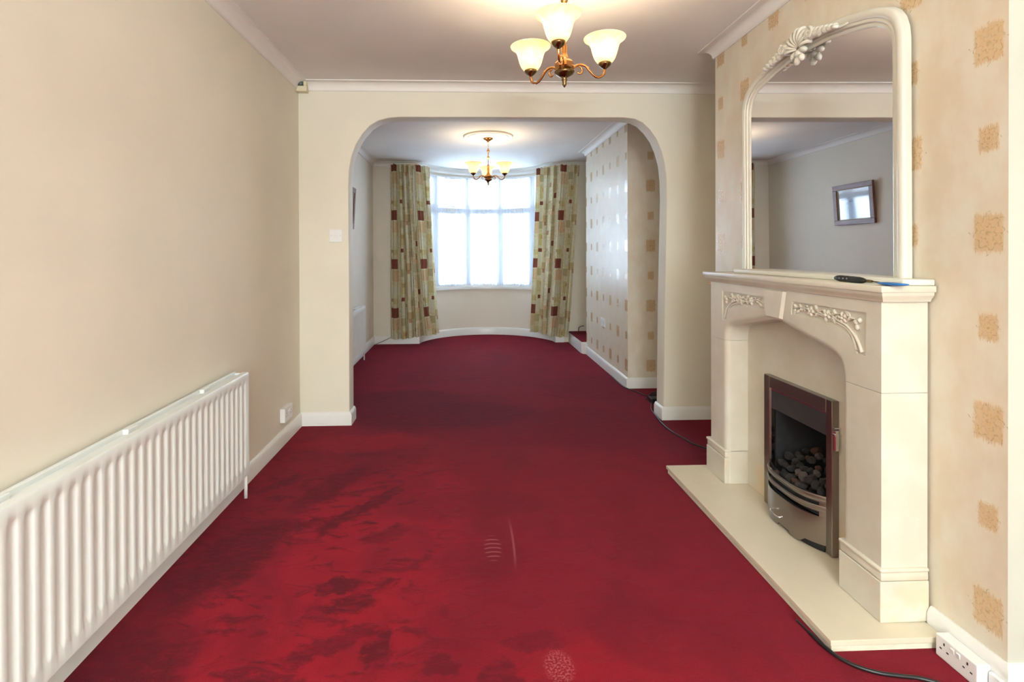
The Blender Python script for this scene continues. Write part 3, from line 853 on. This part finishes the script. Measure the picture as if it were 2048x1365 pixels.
# bevelled inner lip and dark recess
bm = B(); box(bm, FX+.006, FX+.02, y0+.034, y0+.040, .20, .598); box(bm, FX+.006, FX+.02, y1-.050, y1-.042, .20, .598); box(bm, FX+.006, FX+.02, y0+.040, y1-.050, .590, .598)
obj('inner_trim', bm, M['chrome'], gf)
bm = B(); ya, yb = y0+.03, y1-.038
for q in ((1.45, 1.70, ya, ya+.008, .045, .600), (1.45, 1.70, yb-.008, yb, .045, .600), (1.45, 1.70, ya+.008, yb-.008, .592, .600), (1.692, 1.70, ya+.008, yb-.008, .045, .592), (1.45, 1.692, ya+.008, yb-.008, .045, .052)): box(bm, *q)
obj('firebox', bm, M['firebox'], gf)
bm = B()   # sloping hood across the top of the opening
A = [(1.430, ya+.009, .590), (1.430, yb-.009, .590), (1.436, yb-.009, .500), (1.436, ya+.009, .500), (1.60, ya+.009, .588), (1.60, yb-.009, .588)]
A = [bm.verts.new(p) for p in A]
for f in ((0, 1, 2, 3), (3, 2, 5, 4), (0, 3, 4), (1, 5, 2), (0, 4, 5, 1)): bm.faces.new([A[i] for i in f])
obj('hood', bm, M['smoked'], gf)
# bowed front
yc, hwid = 2.150, .186
def bow(t_, d=.066): return FX+.002 - d*(1-abs(t_)**3.2)
def bowstrip(bm, zlo, zhi, t0=-1.0, t1=1.0, th=.006, d=.066, n_=36, slope=0.0):
    rings = []
    for i in range(n_+1):
        t_ = t0+(t1-t0)*i/n_; y = yc+t_*hwid; x = bow(t_, d); a_ = zlo(t_) if callable(zlo) else zlo; b2 = zhi(t_) if callable(zhi) else zhi
        rings.append([bm.verts.new(p) for p in ((x, y, a_), (x-slope, y, (a_+b2)/2), (x, y, b2), (x+th, y, b2), (x+th, y, a_))])
    for A, Bq in zip(rings, rings[1:]):
        for j in range(5): bm.faces.new((A[j], A[(j+1)%5], Bq[(j+1)%5], Bq[j]))
    bm.faces.new(rings[0][::-1]); bm.faces.new(rings[-1])
for (a_, b2) in ((.236, .262), (.197, .221)):
    bm = B()
    bowstrip(bm, a_+.011, b2, slope=.003); bowstrip(bm, a_, a_+.009, d=.062, slope=.002)
    o = obj('bar', bm, M['steel'], gf); sharp(o, 40)
for t0, t1 in ((-1.0, -.90), (.93, 1.0)):
    bm = B(); bowstrip(bm, .165, .262, t0, t1, n_=4, d=.060); obj('end_stile', bm, M['steel'], gf)
bm = B()
def low(t_):
    t2 = abs(t_+.05)
    if .02 < t2 < .0: return .06
    return .046 + .022*min(1, max(0, (abs(t_)-.55)/.12)) + (.012 if -.30 < t_ < .12 else 0)
bowstrip(bm, low, .178, -1, 1, th=.005, n_=60, slope=.0015); o = obj('ash_pan_cover', bm, M['steel'], gf); sharp(o, 40)
bm = B(); bowstrip(bm, .042, .175, -.97, .97, th=.004, d=.050); obj('backing', bm, M['dark'], gf)
bm = B(); bowstrip(bm, .178, .255, -.95, .95, th=.003, d=.030); obj('grate_back', bm, M['firebox'], gf)
bm = B(); tube(bm, smoothpts([(1.352, 2.135, .100), (1.338, 2.138, .096), (1.332, 2.16, .098), (1.335, 2.19, .103), (1.352, 2.195, .105)]), .0035, 8); obj('handle', bm, M['chrome'], gf, smooth=True)
bm = B(); box(bm, 1.424, 1.440, 1.918, 1.931, .462, .540, .002, 1); box(bm, 1.420, 1.448, 1.915, 1.931, .520, .528, .001, 1); box(bm, 1.420, 1.448, 1.917, 1.931, .548, .553, .001, 1)
obj('latch', bm, M['chrome'], gf)
# coals: each lump a piece of its own
protos = []
for k in range(5):
    bm = B(); bmesh.ops.create_icosphere(bm, subdivisions=2, radius=1.0)
    rnd = random.Random(k)
    for v in bm.verts:
        f_ = 1+rnd.uniform(-.22, .16); v.co = Vector((v.co.x*f_, v.co.y*f_*1.15, v.co.z*f_*.85))
    me = bpy.data.meshes.new('coal'); bm.to_mesh(me); bm.free(); me.materials.append(M['coal'][k % 4]); protos.append(me)
rnd = random.Random(9)
for row, (x_, zz, cnt) in enumerate(((1.405, .248, 7), (1.437, .268, 8), (1.475, .290, 8), (1.515, .312, 8), (1.555, .330, 7), (1.45, .225, 8), (1.50, .25, 8))):
    for i in range(cnt):
        o = bpy.data.objects.new('coal', protos[rnd.randrange(5)]); C.objects.link(o); o.parent = gf
        s_ = rnd.uniform(.013, .023)
        yy = 1.995+(2.300-1.995)*(i+.5+rnd.uniform(-.3, .3))/cnt
        if row == 0: yy = 2.06+(2.25-2.06)*(i+.5)/cnt; s_ *= .8
        o.location = Vector((x_+rnd.uniform(-.008, .008), yy, zz+rnd.uniform(-.01, .012)))-Vector(gf['_base'])
        o.scale = (s_, s_, s_); o.rotation_euler = (rnd.uniform(0, 6), rnd.uniform(0, 6), rnd.uniform(0, 6))

# ------------------------------------------------------------------ OVERMANTEL MIRROR
mi = thing('overmantel_mirror', 'large arched mirror in an ivory moulded frame standing on the mantel shelf', 'mirror', (1.45, 2.085, 1.1245))
mc = 2.153
mo = [(.506, 1.142), (.506, 1.55), (.506, 1.93), (.502, 1.965), (.490, 1.998), (.470, 2.025), (.440, 2.047), (.40, 2.064), (.345, 2.081), (.23, 2.108), (.12, 2.125), (0, 2.132)]
mn = [(.432, 1.142), (.432, 1.55), (.432, 1.905), (.430, 1.932), (.423, 1.955), (.410, 1.976), (.390, 1.992), (.365, 2.005), (.325, 2.018), (.215, 2.043), (.11, 2.058), (0, 2.064)]
full = lambda q: q + [(-a_, b2) for a_, b2 in q[::-1][1:]]
mo = [(a_*.988, b2 if b2 < 1.2 else 1.239+(b2-1.239)*1.0245+.013*max(0, min(1, (b2-1.93)/.10))) for a_, b2 in mo]
mn = [(a_*1.020, b2 if b2 < 1.2 else 1.239+(b2-1.239)*1.0228+.015*max(0, min(1, (b2-1.90)/.10))) for a_, b2 in mn]
mo, mn = full(mo), full(mn)
xs = [(0, 1.4955), (0, 1.474), (.05, 1.468), (.14, 1.4645), (.28, 1.463), (.42, 1.4645), (.50, 1.468), (.52, 1.472), (.60, 1.4705), (.68, 1.4705), (.74, 1.474), (.76, 1.478), (.86, 1.4765), (.95, 1.4785), (1.0, 1.482), (1.0, 1.486), (.97, 1.4955)]
bm = B(); rings = []
for (a_, b2), (c_, d_) in zip(mo, mn):
    rings.append([bm.verts.new((x_, mc+a_+(c_-a_)*k, b2+(d_-b2)*k)) for k, x_ in xs])
for A, Bq in zip(rings, rings[1:]):
    for j in range(len(xs)-1): bm.faces.new((A[j], A[j+1], Bq[j+1], Bq[j]))
    bm.faces.new((A[-1], A[0], Bq[0], Bq[-1]))
bm.faces.new(rings[0][::-1]); bm.faces.new(rings[-1])
o = obj('frame', bm, M['mirrorframe'], mi); sharp(o, 32)
bm = B()
A = [bm.verts.new((1.4835, mc+a_, b2)) for a_, b2 in [(a_*1.004, b2+(.002 if b2 > 1.2 else 0)) for a_, b2 in mn]]
Bq = [bm.verts.new((1.489, v.co.y, v.co.z)) for v in A]
bm.faces.new(A); bm.faces.new(Bq[::-1])
for i in range(len(A)): bm.faces.new((A[i], Bq[i], Bq[(i+1)%len(A)], A[(i+1)%len(A)]))
obj('mirror_glass', bm, M['mirror'], mi)
bm = B(); box(bm, 1.378, 1.493, 1.567, 2.607, 1.125, 1.1445, .004, 3)
for v in bm.verts:   # rounded ends at the front
    if v.co.x < 1.44:
        k = (1.44-v.co.x)/.062; e_ = .045*k**2
        if v.co.y < 1.60: v.co.y += e_*.7
        if v.co.y > 2.57: v.co.y -= e_*.7
        if v.co.y < 1.75: v.co.x += .045*(1-(v.co.y-1.567)/.18)
o = obj('base_board', bm, M['mirrorframe'], mi); sharp(o, 40)
mi.rotation_euler = (0, -0.005, -0.0005); mi.location.x -= .004
# carved crest
bm = B()
cy0, cz0 = 2.105, 2.088
for k in range(9):   # shell ribs
    a_ = math.radians(5+170*k/8); L = .062+.014*math.sin(a_)
    p0 = Vector((1.412, cy0+.012*math.cos(a_), cz0-.012+.01*math.sin(a_)))
    p1 = Vector((1.402, cy0+L*math.cos(a_)*1.05, cz0-.012+L*math.sin(a_)))
    tube(bm, smoothpts([p0, (p0+p1)/2+Vector((-.012, 0, 0)), p1, p1+Vector((.016, .004*math.cos(a_), .004*math.sin(a_)))], 4), [.004+.0065*i/12 for i in range(13)], 8)
for y, z, r_, a_ in ((cy0, cz0-.03, (.016, .020, .017), 0), (cy0-.03, cz0-.022, (.014, .022, .013), .5), (cy0+.03, cz0-.03, (.014, .020, .014), -.6), (cy0+.008, cz0-.058, (.012, .016, .020), .3), (cy0-.02, cz0-.052, (.012, .014, .018), -.4)): blob(bm, (1.412, y, z), r_, a_)
for s_ in (1, -1):
    zf = lambda y: 2.118-abs(y-2.10)*.16
    for k in range(7):
        y = cy0+s_*(.066+.026*k); r_ = .033-.0030*k; z = zf(y)-.004-.001*k
        blob(bm, (1.408, y, z), (.017, r_*1.05, r_*.62), s_*(-.45+.25*(k % 2)))
        blob(bm, (1.402, y+s_*.006, z+.010-.001*k), (.012, r_*.7, r_*.42), s_*.5)
    spiral(bm, cy0+s_*.088, zf(cy0+s_*.088)+.002, .022, 1.2, PI/2, -s_, 1.396, .007)
    spiral(bm, cy0+s_*.150, zf(cy0+s_*.150)-.008, .017, 1.1, PI/2, s_, 1.400, .006)
    pts = [(1.415, cy0+s_*(.19+.012*i), zf(cy0+s_*(.19+.012*i))-.012+.003*math.sin(i)) for i in range(8)]
    tube(bm, pts, [.011-.0011*i for i in range(8)], 8)
bm.transform(Matrix.Translation((0, 0, 1.249)) @ Matrix.Scale(1.0245, 4) @ Matrix.Translation((0, 0, -1.239)))
obj('carving', bm, M['mirrorframe'], mi, smooth=True)

# tool lying on the mantel
tl = thing('hand_tool', 'small tool with black ribbed handle and flat blue oval head lying on the mantel', 'tool', (1.36, 1.66, 1.1245))
bm = B(); pts = [(1.362, 1.835-.0145*i, 1.1375-.0003*i) for i in range(11)]
tube(bm, pts, [.006, .0105, .012, .0115, .012, .0115, .012, .0115, .0115, .0095, .005], 12)
bm2 = bm
o = obj('handle', bm, M['toolblack'], tl, smooth=True)
for k in range(3):
    bm = B(); blob(bm, (1.3505, 1.80-.018*k, 1.1385), (.0015, .0035, .0035)); obj('grip_dot', bm, M['clearcable'], tl)
bm = B(); tube(bm, [(1.362, 1.69, 1.1345), (1.362, 1.665, 1.1345)], [.005, .004], 8); tube(bm, [(1.362, 1.665, 1.1345), (1.358, 1.628, 1.133)], .0022, 8); obj('shaft', bm, M['brassdark'], tl, smooth=True)
bm = B(); blob(bm, (1.356, 1.575, 1.1325), (.026, .056, .0075), 0, 20, 10)
for v in bm.verts: v.co.z = max(v.co.z, 1.1252) if v.co.z < 1.1325 else 1.1325+(v.co.z-1.1325)*.5
obj('head', bm, M['toolblue'], tl, smooth=True)

# ------------------------------------------------------------------ RADIATORS
def radiator(label, x_wall, ya, yb, zb, zt, xf, name='radiator'):
    r = thing(name, label, 'radiator', (xf, (ya+yb)/2, 0.0))
    bm = B(); pitch = .0478; prof = []   # (y, depth) cross-section of the pressed front
    L = yb-ya; nfl = int((L-.05)/pitch); y_s = yb-.028-nfl*pitch
    ys = [(ya, 0), (y_s, 0)]
    for i in range(nfl):
        c_ = y_s+pitch*(i+.5)
        for k, dd in ((-.34, 0), (-.27, -.0022), (-.20, -.0080), (-.13, -.0105), (.13, -.0105), (.20, -.0080), (.27, -.0022), (.34, 0)): ys.append((c_+k*pitch, dd))
    ys.append((yb, 0))
    zr = [(zb, 0), (zb+.040, 0), (zb+.052, .5), (zb+.066, 1), (zt-.062, 1), (zt-.050, .6), (zt-.040, 0), (zt-.006, 0), (zt, -1)]
    cols = []
    for y, d in ys:
        cols.append([bm.verts.new((xf+(d*k if k >= 0 else -.004), y, z)) for z, k in zr])
    for A, Bq in zip(cols, cols[1:]):
        for j in range(len(zr)-1): bm.faces.new((A[j], Bq[j], Bq[j+1], A[j+1]))
    bks = [[bm.verts.new((xf-.030, y, z)) for z in (zb, zt)] for y in (ya, yb)]
    bm.faces.new([bks[0][0], bks[0][1], bks[1][1], bks[1][0]])
    bm.faces.new([c_[-1] for c_ in cols]+[bks[1][1], bks[0][1]]); bm.faces.new([c_[0] for c_ in cols][::-1]+[bks[0][0], bks[1][0]])
    bm.faces.new(cols[0]+[bks[0][1], bks[0][0]]); bm.faces.new(cols[-1][::-1]+[bks[1][0], bks[1][1]])
    o = obj('front_panel', bm, M['radw'], r); sharp(o, 45)
    # finned convector and rear band
    xb = x_wall+.018
    bm = B(); n_ = int(L/.02)
    for i in range(n_): y = ya+.02+(L-.04)*i/n_; box(bm, xb+.016, xf-.032, y, y+.0015, zb+.03, zt-.02)
    f = obj('convector_fins', bm, M['radw'], r); f['kind'] = 'stuff'
    bm = B(); box(bm, xb, xb+.014, ya, yb, zb+.01, zt+.004, .003, 2); obj('rear_band', bm, M['radw'], r)
    bm = B(); box(bm, xb+.014, xf-.030, ya+.002, yb-.002, zt-.016, zt-.012)
    o = obj('top_grille', bm, M['radw'], r)
    for y_ in (yb-.012, ya+.009):
        bm = B(); box(bm, xb+.014, xf-.030, y_, y_+.003, zb+.015, zt-.002); obj('end_cover', bm, M['radw'], r)
    for k in range(3):
        y = yb-.35-.50*k
        if y > ya+.05: bm = B(); box(bm, xf-.045, xb+.012, y, y+.055, zt-.012, zt+.007, .002, 1); obj('top_clip', bm, M['radw'], r)
    bm = B(); tube(bm, [(xf-.022, yb+.010, 0.0), (xf-.022, yb+.010, zb+.01)], .0085, 12); obj('pipe', bm, M['white'], r, smooth=True)
    bm = B(); tube(bm, [(xf-.022, yb+.010, zb-.008), (xf-.022, yb+.010, zb+.045)], [.014, .014], 12); tube(bm, [(xf-.022, yb+.010, zb+.022), (xf-.022, yb-.012, zb+.022)], .010, 12); obj('valve', bm, M['white'], r)
    return r
radiator('long white fluted panel radiator low on the left wall of the nearer room', XL, .95, 2.610, .128, .638, -1.088)
radiator('white radiator seen edge-on on the far room left wall, beyond the arch', XL2, 4.55, 5.90, .10, .625, -1.140)

# ------------------------------------------------------------------ CHANDELIERS
DR = H-2.17
def chandelier(label, x0, y0_, rot, watts):
    base = (x0, y0_, 2.17)
    r = thing('chandelier', label, 'chandelier', base, 'three-shade brass ceiling lights')
    r['_base'] = (0, 0, 0)
    bm = B(); lathe(bm, [(.052, DR-.001), (.052, DR-.006), (.046, DR-.014), (.030, DR-.022), (.014, DR-.032), (.008, DR-.040), (.001, DR-.044)], seg=24); obj('canopy', bm, M['brass'], r, smooth=True)
    bm = B(); zc = DR-.042; i = 0
    while zc > .150:
        pts = []
        for k in range(10):
            a_ = 2*PI*k/10; u_, v_ = .0058*math.cos(a_), .0105*math.sin(a_)
            pts.append((u_, 0, zc-.009+v_) if i % 2 else (0, u_, zc-.009+v_))
        tube(bm, pts, .0014, 5, closed=True); zc -= .0165; i += 1
    obj('chain', bm, M['brass'], r, smooth=True)
    bm = B()
    lathe(bm, [(.001, .152), (.006, .146), (.012, .136), (.016, .126), (.011, .116), (.006, .108), (.0045, .098), (.0045, .075), (.008, .070), (.014, .060), (.009, .050), (.005, .044), (.0042, .030), (.0042, -.010),
               (.008, -.016), (.013, -.024), (.009, -.034), (.010, -.060), (.013, -.075), (.010, -.094), (.016, -.112), (.022, -.124)], seg=16)
    obj('stem', bm, M['brass'], r, smooth=True)
    bm = B(); lathe(bm, [(.012, -.120), (.030, -.126), (.041, -.138), (.041, -.155), (.030, -.166), (.012, -.170)], seg=8); obj('hub', bm, M['brass'], r)
    bm = B(); lathe(bm, [(.006, -.168), (.036, -.170), (.043, -.174), (.036, -.184), (.020, -.194), (.009, -.200), (.012, -.208), (.008, -.220), (.009, -.228), (.001, -.240)], seg=16); obj('finial', bm, M['brassdark'], r, smooth=True)
    RA = .187
    for k in range(3):
        a_ = rot+2*PI*k/3; c_, s_ = math.cos(a_), math.sin(a_)
        P3 = lambda q, z: (q*c_, q*s_, z)
        bm = B(); pts = smoothpts([P3(.034, -.158), P3(.050, -.146), P3(.070, -.138), P3(.095, -.142), P3(.118, -.163), P3(.140, -.181), P3(.162, -.183), P3(.181, -.170), P3(RA, -.146)], 4)
        m_ = len(pts); tube(bm, pts, [.0062-.0010*math.sin(PI*i/m_) for i in range(m_)], 10)
        sp = []
        for i in range(16):
            k2 = i/15; q = .020*(1-.75*k2); b2 = -.4-4.6*k2; sp.append(P3(.066+q*math.cos(b2+1.9), -.166+q*math.sin(b2+1.9)))
        tube(bm, sp, [.0045-.002*i/15 for i in range(16)], 8)
        blob(bm, P3(.108, -.148), (.006, .006, .006))
        arm = obj('arm', bm, M['brass'], r, smooth=True)
        ce = (RA*c_, RA*s_, 0)
        bm = B(); lathe(bm, [(.005, -.150), (.008, -.144), (.016, -.139), (.026, -.129), (.028, -.120), (.024, -.118), (.006, -.118)], ce, 20); obj('cup', bm, M['brassdark'], arm, smooth=True)
        bm = B()
        po = [(.025, -.1185), (.034, -.115), (.043, -.102), (.050, -.084), (.055, -.066), (.059, -.050), (.064, -.038), (.071, -.029), (.082, -.021), (.088, -.0165), (.0895, -.0125)]
        pi_ = [(q-.003, z+.0005) for q, z in po[::-1]]
        lathe(bm, po+pi_, ce, 32, close=True); obj('lamp_shade', bm, M['shade'], r, smooth=True)
        bm = B(); lathe(bm, [(.010, -.118), (.010, -.098)], ce, 12); lb = obj('lamp_holder', bm, M['creamplastic'], arm)
        bm = B(); blob(bm, (ce[0], ce[1], -.080), (.015, .015, .020), 0, 12, 8); obj('bulb', bm, M['bulb'], arm, smooth=True)
        l = bpy.data.lights.new('bulb_light', 'POINT'); l.energy = watts; l.color = (1.0, .80, .54); l.shadow_soft_size = .02
        lo = bpy.data.objects.new('bulb_light', l); C.objects.link(lo); lo.parent = r; lo.location = (ce[0], ce[1], -.052)
    return r
chandelier('brass three-arm chandelier with lit alabaster bell shades, near room above the archway', .421, 2.15, math.radians(12), 6.0)
chandelier('brass three-arm chandelier with lit bell shades under the ceiling rose, in front of the bay', .245, 5.38, math.radians(92), 2.6)
cr = thing('ceiling_rose', 'round stepped plaster ceiling rose above the far chandelier', 'ceiling rose', (.245, 5.38, H))
bm = B(); lathe(bm, [(.262, -.0005), (.262, -.008), (.252, -.016), (.236, -.016), (.230, -.010), (.222, -.010), (.214, -.018), (.150, -.020), (.140, -.026), (.128, -.020), (.060, -.021), (.001, -.021), ], (.245, 5.38, H), 64)
o = obj('disc', bm, M['cornice'], cr); sharp(o, 20)
for ob in list(C.objects):   # the far canopy hangs under the rose
    if ob.name.startswith('canopy') and ob.parent.location.y > 4: ob.location.z -= .021

# ------------------------------------------------------------------ SMALL FIXTURES
sw = thing('light_switch', 'square white light switch plate on the arch wall pillar', 'switch', (-.923, YA, 1.31))
bm = B(); box(bm, -.969, -.877, YA-.009, YA-.0005, 1.309, 1.401, .002, 2); obj('plate', bm, M['plastic'], sw)
for x_ in (-.955, -.891):
    bm = B(); tube(bm, [(x_, YA-.0085, 1.355), (x_, YA-.0105, 1.355)], .0032, 10); obj('screw', bm, M['chrome'], sw)
bm = B(); box(bm, -.935, -.911, YA-.0125, YA-.008, 1.350, 1.366, .002, 2); obj('rocker', bm, M['plastic'], sw)

al = thing('alarm_sensor', 'cream motion sensor with tinted lens in the ceiling corner left of the arch', 'sensor', (-1.15, YA-.05, 2.37))
bm = B(); box(bm, -1.180, -1.108, YA-.060, YA-.002, 2.370, 2.408, .004, 2); box(bm, -1.130, -1.110, YA-.058, YA-.004, 2.408, 2.440, .003, 1); box(bm, -1.180, -1.110, YA-.030, YA-.004, 2.408, 2.448, .002, 1); obj('housing', bm, M['creamplastic'], al)
bm = B(); lathe(bm, [(.024, 2.408), (.024, 2.425), (.018, 2.438), (.004, 2.444)], (-1.152, YA-.046, 0), 16); obj('lens', bm, M['lensdark'], al, smooth=True)

def socket(label, nm, base, T, wd=.146, ht=.086, dp=.012, switches=True):
    r = thing(nm, label, 'socket', base, None); r['_base'] = (0, 0, 0)
    r.rotation_euler = (0, 0, T)
    bm = B(); box(bm, -wd/2, wd/2, 0, dp, 0, ht, .003, 2); obj('plate', bm, M['plastic'], r)
    for s_ in (-1, 1):
        bm = B(); cx_ = s_*wd*.28
        for (dx, dz, w_, h_) in ((0, .030, .004, .008), (-.011, .012, .0065, .004), (.011, .012, .0065, .004)):
            box(bm, cx_+dx-w_/2, cx_+dx+w_/2, -.0006, .001, ht*.28+dz-h_/2, ht*.28+dz+h_/2)
        obj('pin_hole', bm, M['dark'], r)
        bm = B(); cx2 = s_*wd*.07; box(bm, cx2-.0055, cx2+.0055, -.004, .001, ht*.62, ht*.62+.016, .0012, 1)
        for v in bm.verts:
            if v.co.y < 0 and v.co.z < ht*.70: v.co.y += .003
        obj('rocker', bm, M['plastic'], r)
    return r
# plates face -y in their own frame; turned to face into the room
socket('deep double wall socket low on the left wall near the arch', 'wall_socket', (XL+.034, 3.37, .150), PI/2, dp=.033, ht=.09)
socket('small double wall socket low on the papered far chimney breast', 'wall_socket', (XB2-.012, 5.38, .44), -PI/2)
skt = socket('white double socket box on the skirting beside the hearth, at the bottom right', 'skirting_socket', (1.437, 1.4465, 0.0), -PI/2, wd=.128, ht=.066, dp=.040)
tk = thing('cable_trunking', 'white plastic trunking end on the skirting at the bottom right corner', 'trunking', (1.475, 1.362, 0.0))
bm = B(); box(bm, 1.466, 1.478, 1.345, 1.38, .0, .052, .003, 2); obj('cover', bm, M['plastic'], tk)

# picture frames on the far room left wall
def picture(label, ya, yb, z0, z1):
    r = thing('picture', label, 'picture', (XL2+.002, (ya+yb)/2, z0), 'framed pictures on the far left wall')
    r.rotation_euler = (0, math.radians(3.4), 0)
    x = XL2+.002
    bm = B()
    T = .055
    def rail_(y0, y1, a_, b2): box(bm, x, x+.026, y0, y1, a_, b2, .004, 2)
    rail_(ya, yb, z1-T, z1); rail_(ya, yb, z0, z0+T); rail_(ya, ya+T, z0+T, z1-T); rail_(yb-T, yb, z0+T, z1-T)
    obj('frame', bm, M['wood'], r)
    bm = B(); k = T+.008
    for q in ((ya+T, yb-T, z1-k, z1-T), (ya+T, yb-T, z0+T, z0+k), (ya+T, ya+k, z0+k, z1-k), (yb-k, yb-T, z0+k, z1-k)): box(bm, x, x+.014, *q)
    obj('slip', bm, M['slip'], r)
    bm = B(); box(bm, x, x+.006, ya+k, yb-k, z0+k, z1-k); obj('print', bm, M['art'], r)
    bm = B(); box(bm, x+.0075, x+.0095, ya+k, yb-k, z0+k, z1-k); obj('glass', bm, M['picglass'], r)
    return r
picture('wood-framed pale blue print on the far left wall, the one nearer the bay', 5.06, 5.63, 1.49, 1.93)
picture('wood-framed pale blue print on the far left wall, the one nearer the arch', 4.20, 4.77, 1.49, 1.93)

# cables
bm = B(); tube(bm, smoothpts([(1.436, 5.0, .008), (1.430, 4.70, .008), (1.440, 4.56, .007), (1.484, 4.44, .007), (1.532, 4.30, .008), (1.555, 4.24, .012), (1.50, 4.08, .010), (1.435, 3.90, .012), (1.412, 3.72, .012), (1.400, 3.60, .008), (1.402, 3.44, .007), (1.431, 3.29, .007), (1.452, 3.20, .007), (1.51, 3.10, .007), (1.56, 3.06, .007)]), .0045, 6)
tag(obj('floor_cable', bm, M['cable'], smooth=True), 'thin black cable on the carpet running past the right foot of the arch', 'cable')
cb = thing('cable_adaptor', 'black plug adaptor with bunched leads on the carpet behind the arch right foot', 'adaptor', (1.56, 4.12, 0.0))
bm = B(); box(bm, 1.50, 1.60, 4.07, 4.16, .0, .045, .008, 2); obj('adaptor_body', bm, M['cable'], cb)
bm = B()
for k in range(4):
    tube(bm, smoothpts([(1.49+.02*k, 4.18+.02*k, .012+.01*k), (1.54+.02*k, 4.22, .022+.012*k), (1.62, 4.18-.03*k, .03+.01*k), (1.66, 4.05, .02), (1.70+.03*k, 4.2, .012+.012*k)]), .005, 6)
tube(bm, smoothpts([(1.56, 4.10, .045), (1.55, 4.05, .09), (1.58, 4.03, .13)]), .005, 6)
obj('lead', bm, M['cable'], cb, smooth=True)
bm = B(); tube(bm, smoothpts([(1.098, 1.66, .006), (1.104, 1.60, .007), (1.108, 1.545, .009), (1.117, 1.510, .009), (1.132, 1.482, .009), (1.158, 1.457, .009), (1.20, 1.436, .009), (1.25, 1.424, .009), (1.32, 1.405, .009), (1.42, 1.33, .009), (1.50, 1.2, .009)]), [.003]*6+[.0055]*55, 8)
tag(obj('power_cable', bm, M['cable'], smooth=True), 'thick black cable curling from under the near hearth corner toward the bottom right', 'cable')
bm = B(); tube(bm, smoothpts([(-1.19, 6.86, .012), (-1.10, 6.885, .045), (-.99, 6.893, .10), (-.95, 6.895, .135), (-.93, 6.89, .16)]), .0035, 6)
tag(obj('curtain_foot_cable', bm, M['cable'], smooth=True), 'thin dark cable climbing the skirting under the left curtain', 'cable')

for ob in bpy.data.objects:
    if '_base' in ob: del ob['_base']
